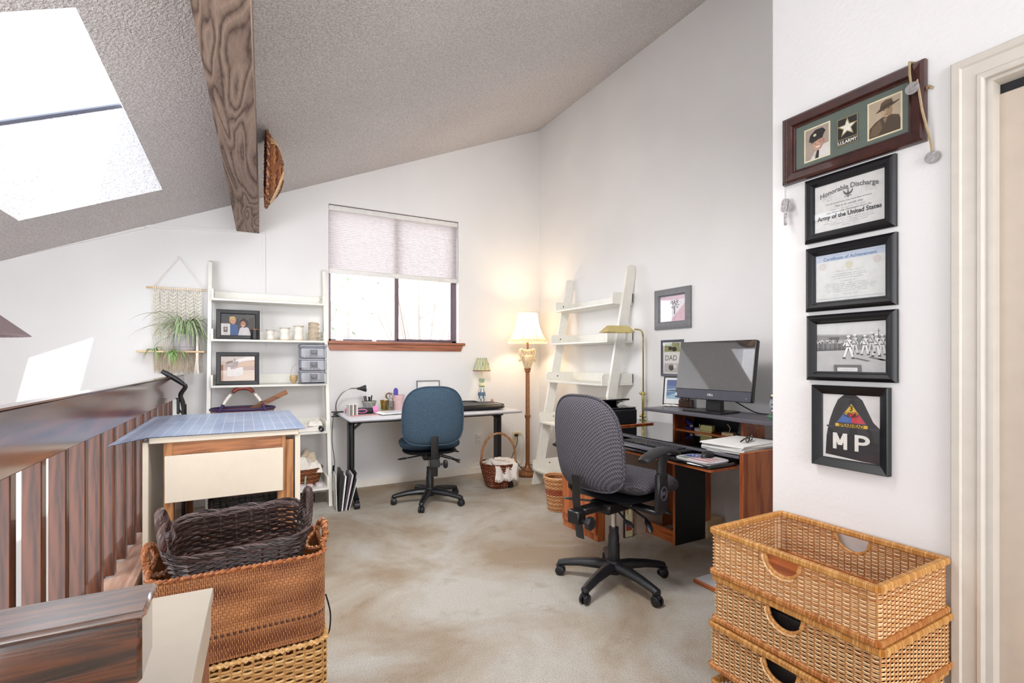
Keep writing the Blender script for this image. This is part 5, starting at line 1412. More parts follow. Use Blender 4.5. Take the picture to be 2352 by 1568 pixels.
# owl figurine
ow = T('owl_figurine', 'colourful owl figurine at the right end of the raised shelf', 'figurine', (2.80, 1.825, .922), rz=R(-60))
b = B(); b.lathe([(0, 0), (.052, 0), (.055, .012), (.05, .022), (0, .024)], n=18); O('base', b.col('4a6a58'), 'vcgloss', ow) if False else O('base', b, plain('mossy_ceramic', '50705c', .4, 0, .3, 50), ow)
b = B().col('8a8f98'); b.sphere((-.012, -.012, .075), .5, 14, 10, (.060, .058, .115)); O('body', b, 'vcgloss', ow)
b = B().col('5a5a64'); b.sphere((-.012, -.010, .135), .027, 12, 8); O('head', b, 'vcgloss', ow)
b = B()
for sx in (-1, 1): b.sphere((-.012 + sx*.011, -.034, .140), .008, 8, 6)
O('eye', b, 'yellowpaper', ow)
b = B().col('e0d8c0')
for k in range(5): b.col(['e6dcc4', '50545e', 'c9c4b8', '3e424c', 'b4aea4'][k]); b.sphere((-.012, -.036, .05 + k*.012), .014, 8, 5, (1.2, .4, .5))
O('breast_feather', b, 'vcgloss', ow, kind='stuff')
b = B().col('3f5a44'); b.tube(spline([(.03, .0, .02), (.036, .01, .08), (.015, .012, .15), (-.0, .01, .165)], 4), .014, 8); b.col('6f9a6c').sphere((.03, .0, .10), .024, 10, 6, (1, .7, 1.3)); b.col('b9a448').sphere((.028, -.012, .06), .022, 10, 6); O('stump', b, 'vcgloss', ow)

# printer on the riser board
pr_ = T('printer', 'black printer with raised paper tray behind the grey chair', 'printer', (2.50, 3.10, DZ + .0005), rz=R(-90))
O('body', B().box(-.175, .19, -.20, .21, 0, .128, .014), 'blk', pr_)
O('scanner_lid', B().box(-.17, .185, -.195, .20, .1285, .140, .006), 'blkgloss', pr_)
b = B(); b.prism([(-.17, .140), (.02, .140), (.06, .166), (.17, .192), (.17, .204), (-.22, .192), (-.22, .174)], -.14, .14, 'y'); O('paper_feeder', b, 'blkgloss', pr_)
O('output_slot', B().box(-.12, .12, -.204, -.198, .03, .06), 'blkgloss', pr_)

# pharmacy style brass floor lamp behind the desk
bl_ = T('brass_lamp', 'slim brass floor lamp with tent shaped shade beside the ladder shelf', 'lamp', (3.04, 3.20, 0), rz=R(82))
O('base', B().lathe([(0, 0), (.085, 0), (.085, .012), (.05, .022), (.014, .028), (0, .028)], n=24) , 'brass', bl_)
O('pole', B().tube([(0, 0, .02), (0, 0, .99)], .0135, 10), 'brass', bl_)
P = [(0, 0, .95), (0, 0, 1.47), (-.0, .005, 1.505), (-.012, .03, 1.53), (-.03, .07, 1.535), (-.05, .12, 1.535)]
O('upper_arm', B().tube(P, .0075, 8), 'brass', bl_)
for z in (.79, .985):
    b = B(); b.tube([(0, 0, z - .016), (0, 0, z + .016)], .017, 12); b.tube([(-.03, -.0, z), (.034, 0, z)], .009, 8); b.sphere((.036, 0, z), .014, 10, 6); b.sphere((-.03, 0, z), .009, 8, 5); O('clamp_knob', b, 'brass', bl_)
b = B(); sh_ = [(-.075, 0), (.075, 0), (.02, .058), (-.02, .058)]
x0, x1 = .13, .40
b.V += [(-.075, x0, 1.508), (.075, x0, 1.508), (.075, x1, 1.508), (-.075, x1, 1.508), (-.02, x0 + .03, 1.566), (.02, x0 + .03, 1.566), (.02, x1 - .05, 1.566), (-.02, x1 - .05, 1.566)]
for q4 in ((4, 5, 6, 7), (0, 1, 5, 4), (1, 2, 6, 5), (2, 3, 7, 6), (3, 0, 4, 7)): b.f(*q4)
O('tent_shade', b, 'brass', bl_, sharp=20, recalc=False)

# waste basket behind the cabinet
ws = T('waste_basket', 'small tan wicker waste basket beside the desk cabinet', 'basket', (2.36, 3.50, 0.001))
b = B(); cols = [H('c08a5a'), H('a8703f'), H('d0a070')]
for k in range(24):
    z = .006 + k*.0115; r = .085 + .035*k/23; b.col(cols[k % 3] if not 12 <= k <= 15 else H('9a4a2a'))
    b.tube([((r + (.004 if (i + k) % 2 else -.004))*math.cos(i*.15708), (r + (.004 if (i + k) % 2 else -.004))*math.sin(i*.15708), z) for i in range(40)], .0062, 4, True)
b.col(cols[2]).tube([(.122*math.cos(i*.1745), .122*math.sin(i*.1745), .283) for i in range(36)], .008, 6, True)
O('woven_side', b, 'vcwick', ws, kind='stuff', recalc=False); O('base', B().lathe([(0, 0), (.082, 0), (.114, .27), (.108, .27), (.07, .012), (0, .012)], n=20), 'stick', ws)
# cables and box under the desk
for i in range(4):
    q = random.Random(30 + i); b = B(); b.tube(spline([(2.70 + q.uniform(0, .1), 2.72 - i*.03, .008), (2.82, 2.62 + q.uniform(-.06, .06), .008 + i*.006), (2.92, 2.55 + q.uniform(-.08, .08), .008), (3.02, 2.66 + q.uniform(-.05, .05), .008)], 6), .004, 6)
    o = O('floor_cable', b, 'blk', None, (0, 0, .0)); tag(o, 'black cable lying on the carpet under the desk', 'cable', 'cables under the desk')
b = B(); b.box(-.10, .10, -.06, .06, 0, .12, .003); o = O('tan_box', b, 'pine', None, (2.99, 2.48, 0), rz=R(8)); tag(o, 'tan carton on the carpet behind the desk plinth', 'box')
def poster(b, w, h):
    b.rect(-w, w, -h, h, -.004, 'd9cfa8'); b.disc(0, h*.3, w*.7, h*.25, -.0045, 'c9a24a'); b.disc(w*.2, h*.2, w*.35, h*.16, -.005, 'f0ece0'); b.rect(-w*.8, w*.8, -h*.7, -h*.3, -.0045, 'a4453c')
o = B(); poster(o, .035, .15)
bk_ = O('printed_board', B().box(-.04, .04, -.003, .012, -.155, .155), 'blk', None, (2.43, 2.705, .1555)); pc_ = O('print', o, 'vc', bk_, recalc=False); tag(bk_, 'colourful printed board standing against the desk cabinet behind the chair column', 'board')

# ------------------------------------------------------------------ frames on the right wall
def tree_print(b, w, h):
    b.rect(-w, w, -h, h, -.004, 'eae6ea'); b.flat([(-w*.2, -h), (w, h*.4), (w, -h)], -.0045, 'dcb8c4'); b.rect(-w, w, h*.7, h, -.0045, 'e0c4d2')
    q = random.Random(3); b.flat([(w*.12, -h*.45), (w*.2, -h*.45), (w*.18, h*.2), (w*.12, h*.2)], -.005, '6a6468')
    for i in range(40): a = q.uniform(0, 6.28); r = q.uniform(.1, .5); b.disc(w*.15 + w*.75*r*math.cos(a), h*.35 + h*.8*r*math.sin(a), w*.045, h*.045, -.0051 - i*1e-6, q.choice(['77727a', '8a868c', '5e5a60']), 6)
gp = [(0, 0), (0, .008), (.008, .012), (.012, .022), (.040, .022), (.062, .016), (.062, 0)]
pframe('grey_picture', 'thick grey framed print hanging above the computer screen', 'picture frame', (XR - .003, 2.945, 1.702), R(-90), .265, .21, gp, 'greyframe', tree_print)
def dad(b, w, h):
    b.rect(-w, w, -h, h, -.004, 'dcd8d2'); q = random.Random(2)
    b.rect(-w*.85, w*.85, h*.40, h*.95, -.0045, '8a8f5a'); b.rect(-w*.85, w*.85, -h*.92, -h*.34, -.0045, 'b4aca8')
    for i in range(14): b.disc(q.uniform(-.7, .7)*w, h*q.uniform(.6, .9), w*.12, h*.05, -.0046 - i*1e-6, q.choice(['5c6a3a', '737d50', 'a0a070']), 7)
    b.disc(-w*.2, h*.62, w*.22, h*.13, -.005, '2a2428'); b.disc(w*.25, h*.56, w*.25, h*.15, -.005, '1e1a20'); b.disc(-w*.1, -h*.6, w*.28, h*.2, -.005, '3a3434'); b.disc(w*.3, -h*.52, w*.18, h*.13, -.0052, 'd8d0cc'); b.disc(-w*.1, -h*.42, w*.12, h*.07, -.0053, '9a8880')
    b.text('DAD', .062, -.012, -.02, -.005, '3c3a3c')
pframe('collage_picture', 'dark grey framed family collage reading DAD half behind the computer screen', 'picture frame', (XR - .003, 2.95, 1.292), R(-90), .20, .262, [(0, 0), (0, .010), (.020, .012), (.020, 0)], 'greyplastic', dad)

# ------------------------------------------------------------------ the column of military frames on the near wall
NX = XN - .002
blkp = [(0, 0), (0, .008), (.005, .010), (.009, .018), (.020, .023), (.028, .018), (.033, .012), (.033, 0)]
def head_cap(b, cx, cz_, s, skin, cap, sepia):
    pass
def army(b, w, h):
    b.rect(-w, w, -h, h, -.004, '5f6b62')
    # left portrait
    x0, x1, z0, z1 = -w*.83, -w*.315, -h*.80, h*.735
    b.rect(x0, x1, z0, z1, -.0045, 'e8e0c0'); e = .005; x0 += e; x1 -= e; z0 += e; z1 -= e; b.rect(x0, x1, z0, z1, -.005, 'a8988a')
    W_, H_ = x1 - x0, z1 - z0; P = lambda u, v: (x0 + W_*u, z0 + H_*v)
    def el(u, v, ru, rv, y, c, n=18): b.disc(x0 + W_*u, z0 + H_*v, W_*ru, H_*rv, y, c, n)
    b.flat([P(.22, 0), P(.38, .20), P(.52, .27), P(.80, .38), (x1, z0 + H_*.40), (x1, z0)], -.0052, 'dcd8d4'); b.flat([P(.42, 0), P(.50, .24), P(.60, .24), P(.58, 0)], -.0054, '2c2826'); b.flat([P(.30, .12), P(.44, .22), P(.50, .12), P(.44, .05)], -.0053, 'c4beb8')
    el(.55, .44, .22, .20, -.0054, 'b98d78'); el(.50, .41, .16, .14, -.0056, 'c9a08a'); el(.78, .50, .05, .07, -.0053, 'a87c68')
    el(.44, .47, .03, .015, -.0058, '4a342c', 8); el(.62, .50, .03, .015, -.0058, '4a342c', 8); el(.55, .36, .09, .025, -.0058, 'efe6dc', 10); el(.53, .42, .03, .03, -.0058, 'b07e68', 8)
    b.flat([P(.16, .60), P(.22, .80), P(.45, .93), P(.75, .92), P(.88, .80), P(.80, .72), P(.74, .60), P(.30, .56)], -.0060, '1c1c1a'); b.flat([P(.20, .60), P(.30, .52), P(.72, .62), P(.74, .68), P(.30, .63)], -.0062, '2a2826'); el(.42, .76, .07, .045, -.0064, 'd2c8a8', 12)
    # badge
    bx, bz = w*.005, -h*.02; bw, bh = w*.185, h*.60
    b.rect(bx - bw, bx + bw, bz - bh, bz + bh, -.007, '8d7d58'); b.rect(bx - bw + .003, bx + bw - .003, bz - bh*.50, bz + bh - .003, -.0074, '151412'); b.rect(bx - bw + .003, bx + bw - .003, bz - bh + .003, bz - bh*.56, -.0074, '181614')
    cx, cz_ = bx, bz + bh*.24
    def star(R1, y, c): b.flat([(cx + (R1 if k % 2 == 0 else R1*.40)*math.sin(math.pi*k/5), cz_ + (R1 if k % 2 == 0 else R1*.40)*math.cos(math.pi*k/5)) for k in range(10)], y, c)
    star(.0335, -.0078, 'c9b472'); star(.0290, -.0080, '1c1a18'); star(.0265, -.0082, 'e8e4d8'); 
    b.text('U.S.ARMY', .0165, bx, bz - bh*.88, -.0078, 'f0eee8', bold=.0004, sx=.86)
    # right portrait, sepia
    x0, x1, z0, z1 = w*.345, w*.90, -h*.80, h*.76
    b.rect(x0, x1, z0, z1, -.0045, 'e8dcb8'); x0 += e; x1 -= e; z0 += e; z1 -= e; b.rect(x0, x1, z0, z1, -.005, 'b8a68e'); W_, H_ = x1 - x0, z1 - z0
    b.flat([P(0, 0), P(.02, .28), P(.22, .42), P(.44, .50), P(.72, .50), P(.95, .42), P(1, .30), P(1, 0)], -.0052, '4c3c2c'); b.flat([P(.02, .05), P(.12, .30), P(.36, .44), P(.44, .20), P(.30, .02)], -.0053, '6e5a42'); b.flat([P(.46, .46), P(.52, .30), P(.60, .46)], -.0054, '8c765a')
    el(.58, .64, .19, .17, -.0056, 'b69c7e'); el(.66, .62, .10, .14, -.0057, '9c8264'); el(.50, .68, .03, .012, -.0059, '3c2e22', 8); el(.65, .70, .03, .012, -.0059, '3c2e22', 8); el(.56, .54, .07, .012, -.0059, '6a4c3a', 8); el(.56, .61, .03, .03, -.0059, 'a48a6c', 8)
    b.flat([P(.22, .66), P(.34, .74), P(.70, .80), P(.96, .84), P(.98, .82), P(.74, .74), P(.42, .68)], -.0062, '4a3a2a'); b.flat([P(.36, .74), P(.40, .90), P(.55, .96), P(.74, .94), P(.78, .80)], -.0061, '5c4a36'); b.flat([P(.37, .75), P(.38, .79), P(.77, .85), P(.78, .81)], -.0063, '382a1e')
mp = [(0, 0), (0, .010), (.004, .014), (.008, .012), (.012, .020), (.036, .026), (.044, .020), (.046, .012), (.046, 0)]
pframe('army_picture', 'long mahogany frame with two portraits and an army badge, topmost on the near wall', 'picture frame', (NX, .944, 2.071), R(-90), .362, .160, mp, 'mahog', army)

def eagle(b, cx, cz_, s, y, c):
    for sx in (-1, 1): b.flat([(cx + sx*s*u, cz_ + s*v) for u, v in ((.12, -.1), (.25, .15), (.55, .3), (.85, .75), (1.0, .9), (.95, .3), (.75, -.05), (.45, -.3), (.2, -.45))], y, c)
    b.flat([(cx + s*u, cz_ + s*v) for u, v in ((-.22, .25), (.22, .25), (.22, -.2), (0, -.5), (-.22, -.2))], y - .0002, '5c5c60'); b.disc(cx, cz_ + s*.42, s*.17, s*.2, y - .0002, c, 10); b.disc(cx, cz_ + s*.85, s*.28, s*.22, y - .0001, '9a9a9c', 12)
    for sx in (-1, 1): b.flat([(cx + sx*s*u, cz_ + s*v) for u, v in ((.1, -.45), (.75, -.55), (.8, -.72), (.15, -.62))], y - .0001, '77777a')
    b.flat([(cx + s*u, cz_ + s*v) for u, v in ((-.2, -.45), (.2, -.45), (.1, -.9), (-.1, -.9))], y, c)
def discharge(b, w, h):
    b.rect(-w, w, -h, h, -.004, 'd9d8d6'); c = '5a5a5c'
    b.text('Honorable Discharge', .0235, 0, h*.60, -.0045, '68686a', bold=.0006, arc=1.6, sx=.93)
    eagle(b, 0, h*.40, .016, -.0045, '66666a')
    b.text('from the Armed Forces of the United States of America', .0068, 0, h*.10, -.0045, c, sx=.95)
    b.text('This is to certify that', .011, 0, -h*.06, -.0045, c, shear=.4)
    script(b, 0, -h*.15, w*1.1, -.0045, '77777a', 3)
    b.text('was Honorably Discharged from the', .0098, 0, -h*.28, -.0045, c, shear=.4)
    b.text('Army of the United States', .0215, 0, -h*.50, -.0045, '3c3c3e', bold=.0007, sx=.90)
    for k, (z, wd) in enumerate(((-.60, 1.35), (-.69, 1.45), (-.77, 1.1))): script(b, 0, h*z, w*wd, -.0045, '707074', 20 + k)
    script(b, w*.05, -h*.87, w*.5, -.0045, '8a8a8c', 9, .007)
    for sx in (-1, 1):
        for k in range(3): script(b, sx*w*.62, h*(.46 - .08*k), w*.3, -.0045, '8a8a8e', 40 + k, .004)
def achieve(b, w, h):
    b.rect(-w, w, -h, h, -.004, 'd8dad8'); b.rect(-w, w, h*.70, h, -.0043, 'bcc6d6'); b.rect(-w*.95, w*.95, h*.90, h*.915, -.0046, '94a4bc')
    b.text('Certificate of Achievement', .0165, 0, h*.73, -.0046, '6a82a8', bold=.0004, sx=.95)
    for x in (-.78, .78): b.disc(w*x, h*.50, .012, .012, -.0046, 'd0c8c6', 16); b.disc(w*x, h*.50, .008, .008, -.0048, 'd4cecb', 12)
    b.disc(0, h*.44, .011, .013, -.0046, 'd2ccb8', 12); r = random.Random(1)
    for k, (z, wd) in enumerate(((.22, .7), (.10, .9), (.02, 1.1), (-.08, .9), (-.20, .5), (-.30, 1.4), (-.38, 1.5), (-.46, 1.4), (-.54, 1.45), (-.62, 1.2), (-.74, .5))): script(b, w*r.uniform(-.05, .05), h*z, w*wd, -.0046, '9aa0a2', 60 + k, .0035, .0005)
    b.rect(-w*.95, w*.95, -h*.90, -h*.885, -.0046, 'a0aab4')
def soldier(b, x, z, s, y, stride, c='e6e6e6'):
    b.disc(x, z + s*.93, s*.055, s*.07, y, 'b8b4b0', 10); b.flat([(x - s*.09, z + s*.97), (x + s*.08, z + s*.97), (x + s*.05, z + s*1.04), (x - s*.05, z + s*1.04)], y - .0001, 'f0f0f0')
    b.flat([(x - s*.10, z + s*.50), (x + s*.10, z + s*.50), (x + s*.13, z + s*.82), (x + s*.05, z + s*.88), (x - s*.05, z + s*.88), (x - s*.13, z + s*.82)], y, c)
    b.rect(x - s*.10, x + s*.10, z + s*.52, z + s*.56, y - .0001, '3a3a3c'); b.flat([(x - s*.10, z + s*.82), (x - s*.06, z + s*.84), (x + s*.10, z + s*.58), (x + s*.06, z + s*.56)], y - .0001, '8a8a8c')
    for sx in (-1, 1): b.flat([(x + sx*s*.0, z + s*.50), (x + sx*s*.10, z + s*.50), (x + sx*s*(.10 + stride), z + s*.06), (x + sx*s*(.02 + stride), z + s*.06)], y + .0001, c); b.flat([(x + sx*s*(.0 + stride), z), (x + sx*s*(.13 + stride), z + s*.01), (x + sx*s*(.11 + stride), z + s*.08), (x + sx*s*(.02 + stride), z + s*.08)], y, '4a4a4c')
    b.flat([(x - s*.12, z + s*.80), (x - s*.24, z + s*.60), (x - s*.20, z + s*.56), (x - s*.08, z + s*.74)], y, c); b.flat([(x + s*.12, z + s*.80), (x + s*.17, z + s*.52), (x + s*.12, z + s*.50), (x + s*.08, z + s*.76)], y, c)
def parade(b, w, h):
    b.rect(-w, w, -h, h, -.004, 'd2d4d4'); b.flat([(-w, h*.54), (w, h*.42), (w, -h*.15), (-w, -h*.10)], -.0043, '8d8d8e'); b.flat([(-w, h*.58), (w, h*.46), (w, h*.42), (-w, h*.53)], -.0044, 'b6b6b6')
    b.rect(-w, w, -h, -h*.12, -.0045, 'b9b9ba'); b.flat([(-w, -h*.15), (-w*.05, -h*.12), (-w*.05, -h*.02), (-w, -h*.02)], -.0046, '5c5c5e')
    q = random.Random(4)
    for i in range(6): b.rect(-w*.62 + i*w*.055, -w*.58 + i*w*.055, h*.22, h*.42, -.0047, '4e4e50')
    for i in range(5): b.rect(-w*.1 + i*w*.22, -w*.02 + i*w*.22, h*.10, h*.38, -.0047, '6a6a6c')
    for i in range(44): b.disc(-w + (i % 22)*w*.043, h*(.28 if i < 22 else .20) + q.uniform(-.02, .02)*h, w*.018, h*.045, -.0049 - i*1e-6, q.choice(['e2e2e2', '9a9a9a', 'c8c8c8', '5a5a5a']), 7)
    for i in range(22): b.rect(-w + i*w*.043 - w*.012, -w + i*w*.043 + w*.014, -h*.08, h*.16, -.0050, q.choice(['6a6a6c', '8a8a8c', '545456']))
    b.rect(w*.80, w*.81, h*.4, h*.70, -.0048, '5a5a5c'); b.rect(w*.76, w*.85, h*.60, h*.615, -.0048, '5a5a5c'); b.rect(w*.62, w*.70, h*.40, h*.50, -.0048, '58585a')
    for i, (x, z, s, st_) in enumerate(((.90, -.34, .78, .05), (.74, -.40, .86, .07), (.62, -.26, .80, .06), (.44, -.34, .78, .09), (.16, -.30, .78, .07), (-.02, -.48, .92, .12))): soldier(b, w*x, h*z, h*s, -.0052 - i*.0004, st_, ['d4d4d4', 'e2e2e2', 'c8c8c8', 'e0e0e0', 'cfcfcf', 'ececec'][i])
    for x, z in ((.1, -.46), (.5, -.42), (.75, -.5)): b.flat([(w*x, h*z), (w*(x + .1), h*(z + .03)), (w*(x + .5), h*(z - .10)), (w*(x + .4), h*(z - .13))], -.0048, '6e6e70')
    b.rect(-w*.45, w*.34, -h, -h*.72, -.0078, '68686a'); b.rect(-w*.34, w*.24, -h*.98, -h*.83, -.0080, 'dcdcdc'); script(b, -w*.05, -h*.905, w*.5, -.0081, '8a8a8a', 71, .003)
def spearhead(b, w, h):
    b.rect(-w, w, -h, h, -.004, 'd8d6d6')
    b.flat([(w*u, h*v) for u, v in ((-.90, -.90), (-.86, -.30), (-.80, -.02), (-.72, .25), (-.60, .55), (-.44, .84), (-.22, 1.0), (.20, 1.0), (.42, .86), (.62, .50), (.78, .22), (1.0, .04), (1.0, -1.0), (.4, -.98), (-.5, -.92))], -.0045, '29272b'); b.flat([(-w*.86, h*.02), (w*.9, h*.06), (w, h*.02), (w, -h*.03), (-w*.86, -h*.03)], -.0047, '3a383e')
    T_ = lambda pts, y, c: b.flat([(w*u, h*(v + .065)) for u, v in pts], y, c)
    T_(((-.52, .05), (.60, .05), (.04, .70)), -.0050, '3a3f52'); T_(((-.46, .08), (.54, .08), (.04, .66)), -.0052, 'd9b23c')
    T_(((-.46, .08), (.04, .08), (.04, .33), (-.245, .33)), -.0054, '4767a4'); T_(((.04, .08), (.54, .08), (.325, .33), (.04, .33)), -.0054, 'c03c48'); T_(((-.245, .33), (.325, .33), (.21, .46), (-.13, .46)), -.0053, 'd9b23c')
    b.col('1e1a18'); n = 20
    for k in range(n):
        a0, a1 = 2*math.pi*k/n, 2*math.pi*(k + .7)/n
        T_([(.04 + .27*r*math.cos(a), .33 + .09*r*math.sin(a)) for r, a in ((1, a0), (1, a1), (.78, a1), (.78, a0))], -.0057, '1e1a18')
    T_(((-.14, .32), (.24, .32), (.20, .37), (-.06, .38)), -.0059, '1e1a18'); T_(((-.10, .27), (.20, .27), (.18, .31), (-.10, .31)), -.0059, '2e2a24'); T_(((-.06, .25), (.0, .25), (.24, .42), (.18, .43)), -.0062, 'c43a3a'); T_(((-.10, .32), (.02, .30), (.14, .34), (.02, .36)), -.0063, 'c43a3a')
    b.text('3', .024, w*.04, h*.52, -.0056, '2c2418', bold=.0006)
    T_(((-.55, -.065), (.62, -.065), (.62, .05), (-.55, .05)), -.0054, '3a3020'); T_(((-.53, -.055), (.60, -.055), (.60, .04), (-.53, .04)), -.0056, 'd9b23c'); b.text('SPEARHEAD', .0138, w*.035, h*.018, -.0060, '2c2418', bold=.0004, sx=1.08)
    lay = [0]
    def L_(pts, x0):
        lay[0] += 1; b.flat([(w*(x0 + u*.52), h*(-.70 + v*.50)) for u, v in pts], -.0056 - lay[0]*.00003, 'e4e2dc')
    for q4 in (((0, 0), (.26, 0), (.26, 1), (0, 1)), ((.74, 0), (1, 0), (1, 1), (.74, 1)), ((.0, 1), (.28, 1), (.66, .26), (.36, .26)), ((.34, .26), (.64, .26), (1, 1), (.72, 1))): L_(q4, -.62)
    bowl = [(.5 + .5*math.cos(R(a)), .70 + .30*math.sin(R(a))) for a in range(-90, 91, 15)]; hole = [(.45 + .26*math.cos(R(a)), .70 + .125*math.sin(R(a))) for a in range(-90, 91, 15)]
    L_([(0, 0), (.26, 0), (.26, 1), (0, 1)], .16)
    o_ = len(bowl)
    for k in range(o_ - 1): L_((bowl[k], bowl[k+1], hole[k+1], hole[k]), .16)
    L_(((.2, .40), bowl[0], hole[0], (.2, .575)), .16); L_(((.2, .825), hole[-1], bowl[-1], (.2, 1)), .16)
    script(b, -w*.0, h*.86, w*.16, -.0050, '8a868c', 5, .006)
pframe('discharge_picture', 'black framed honorable discharge certificate, second from the top on the near wall', 'picture frame', (NX, .942, 1.819), R(-90), .225, .168, blkp, 'blkframe', discharge)
pframe('achievement_picture', 'black framed certificate of achievement in the middle of the wall column', 'picture frame', (NX, .939, 1.5665), R(-90), .224, .168, blkp, 'blkframe', achieve)
pframe('parade_picture', 'black framed grey photo of marching soldiers on the near wall', 'picture frame', (NX, .937, 1.317), R(-90), .222, .171, blkp, 'blkframe', parade)
pframe('patch_picture', 'black framed dark military patch lettered MP, lowest on the near wall', 'picture frame', (NX, .935, 1.038), R(-90), .182, .226, [(0, 0), (0, .006), (.003, .010), (.028, .026), (.031, .022), (.031, 0)], 'blkframe', spearhead, rot=(0, R(0), R(-90)))
# dog tags and lace with discs
dt = T('dog_tags', 'steel dog tags on a thin chain hanging at the left of the mahogany frame', 'dog tags', (XN - .030, 1.152, 2.0))
b = B()
for k in range(40):
    for sy in (-1, 1): b.sphere((0, sy*.006*(1 - abs(k/40 - .3)), .185 - k*.0074), .0016, 5, 4)
O('chain', b, 'steel', dt)
for k, (dy, z, a_) in enumerate(((.004, -.135, 8), (-.006, -.137, -10))):
    b = B(); m = b.mark(); pts = [(.013*math.cos(R(a)) , .013 + .013*math.sin(R(a))) for a in range(0, 181, 20)] + [(.013*math.cos(R(a)), -.013 + .013*math.sin(R(a))) for a in range(180, 361, 20)]; b.prism(pts, -.0012, .0012, 'x'); b.xf(m, Matrix.Translation((.004*k, dy, z)) @ Matrix.Rotation(R(a_), 4, 'X')); O('tag', b, 'tagmetal', dt)
O('opener', B().box(-.003, .003, -.006, .006, -.212, -.165, .002), 'tagmetal', dt); O('link', B().tube([(0, 0, -.11), (.0, 0, -.168)], .0018, 5), 'steel', dt)
ds = T('lace_discs', 'two round metal tags on a leather lace over the mahogany frame corner', 'tags', (XN - .034, .738, 2.0))
b = B(); b.tube([(.030, .012, .203), (.0, .013, .197), (-.002, .012, .16), (-.003, .008, .125), (-.005, .0, .118), (-.004, -.008, .130), (-.003, -.012, .10), (.0, -.020, .03), (.008, -.030, -.03), (.022, -.034, -.07), (.022, -.036, -.10)], .0035, 6); b.tube([(.026, -.018, .105), (.026, -.026, .11), (.022, -.034, .10)], .005, 6)
O('lace', b, 'lacecord', ds)
for x, y, z in ((-.010, .002, .108), (.020, -.036, -.112)):
    b = B(); m = b.mark(); b.tube([(-.0014, 0, 0), (.0014, 0, 0)], .0185, 22); b.xf(m, Matrix.Translation((x, y, z))); O('disc', b, 'tagmetal', ds)

# ------------------------------------------------------------------ flat basket hung on the beam
hk = T('beam_basket', 'brown shallow woven basket hung on the right side of the beam', 'basket', (.118, 3.62, 2.525))
b = B(); q = random.Random(12); Rr = .235; cols = [H('7d4a2a'), H('5c2f1a'), H('9c6a42'), H('c9a47c')]
def dome(r, a): return (.012 + .095*(1 - (r/Rr)**2.2), r*math.cos(a), r*math.sin(a))
for k in range(22):
    r = .012 + (Rr - .012)*k/21; n = max(10, int(r*220)); b.col(cols[(k // 2) % 3]); b.tube([(lambda p: (p[0] + (.004 if i % 2 else -.003), p[1], p[2]))(dome(r, 2*math.pi*i/n)) for i in range(n)], .0062, 5, True)
for k in range(28):
    a = 2*math.pi*k/28; b.col(cols[2]); b.tube([dome(.02 + (Rr - .02)*j/8, a) for j in range(9)], .004, 4)
O('woven_bowl', b, 'vcwick', hk, kind='stuff', recalc=False)
b = B(); rope(b, [(.014, Rr*math.cos(2*math.pi*k/64), Rr*math.sin(2*math.pi*k/64)) for k in range(65)], .012, 40, cols[:3], 4, 5, .0062); O('rim', b, 'vcwick', hk, recalc=False)
b = B()
for k in range(6):
    a = 2*math.pi*k/6 + .3; b.col(cols[3 if k % 2 else 0])
    for e in (-.012, 0, .012): b.tube([(lambda p: (p[0] + .010, p[1], p[2]))(dome(Rr*(.25 + .7*j/7), a + e/.12 + 1.2*j/7)) for j in range(8)], .005, 5)
O('woven_band', b, 'vcwick', hk, recalc=False)

# ------------------------------------------------------------------ rattan drawers stacked by the near wall
RW, RD, RH = .40, .523, .162
tan = [H('dcae78'), H('cf9c64'), H('e4ba88'), H('c48c56'), H('e8c698')]
fn, LL = rrect(RW - .012, RD - .012, .012)
def cut(x, y, z):
    if abs(x) < RW/2 - .02: return False
    zz = (z - (RH - .024))/.052; yy = (y - 0.0)/.050
    return zz < 0.0 + 1e-6 and (yy*yy + zz*zz) < 1 or False
b = weave(B(), fn, LL, .016, RH - .014, .0059, .0207, .0023, tan, .0018, .0026, cut=cut, scol=H('a8703c'), sr=.0030)
mw = b.mesh('woven_side', 'vcwick', recalc=False)
b = B(); X_, Y_ = RW/2 - .006, RD/2 - .006
wrapbar(b, [(-X_, -Y_, RH - .010), (X_, -Y_, RH - .010), (X_, Y_, RH - .010), (-X_, Y_, RH - .010)], .020, .020, .0045, [H('c88f4e'), H('b9803f'), H('d6a25e'), H('c0843f')])
mr = b.mesh('wrapped_rim', 'vcwick', recalc=False)
b = B(); wrapbar(b, [(-X_, -Y_, .010), (X_, -Y_, .010), (X_, Y_, .010), (-X_, Y_, .010)], .021, .018, .0045, [H('b8763c'), H('a8642e'), H('c68a4c')])
mb_ = b.mesh('wrapped_base', 'vcwick', recalc=False)
def grip(sx):
    b = B(); P = [(sx*(RW/2 - .004), .056*math.cos(R(a)), RH - .020 + .056*math.sin(R(a))) for a in range(180, 361, 9)]
    P = [(x, y, z if z < RH - .018 else RH - .018) for x, y, z in P]
    wrapbar(b, P, .011, .011, .0055, [H('cc955a'), H('bd8346')], closed=False); rope(b, [(x + sx*.006, y*1.10, z - .006) for x, y, z in P[6:]], .004, 5, tan, 2); return b.mesh('grip', 'vcwick', recalc=False)
mg1, mg2 = grip(-1), grip(1)
mbot = B().box(-RW/2 + .01, RW/2 - .01, -RD/2 + .01, RD/2 - .01, .010, .016).mesh('bottom', 'cherry')
zz0 = .690 - RH
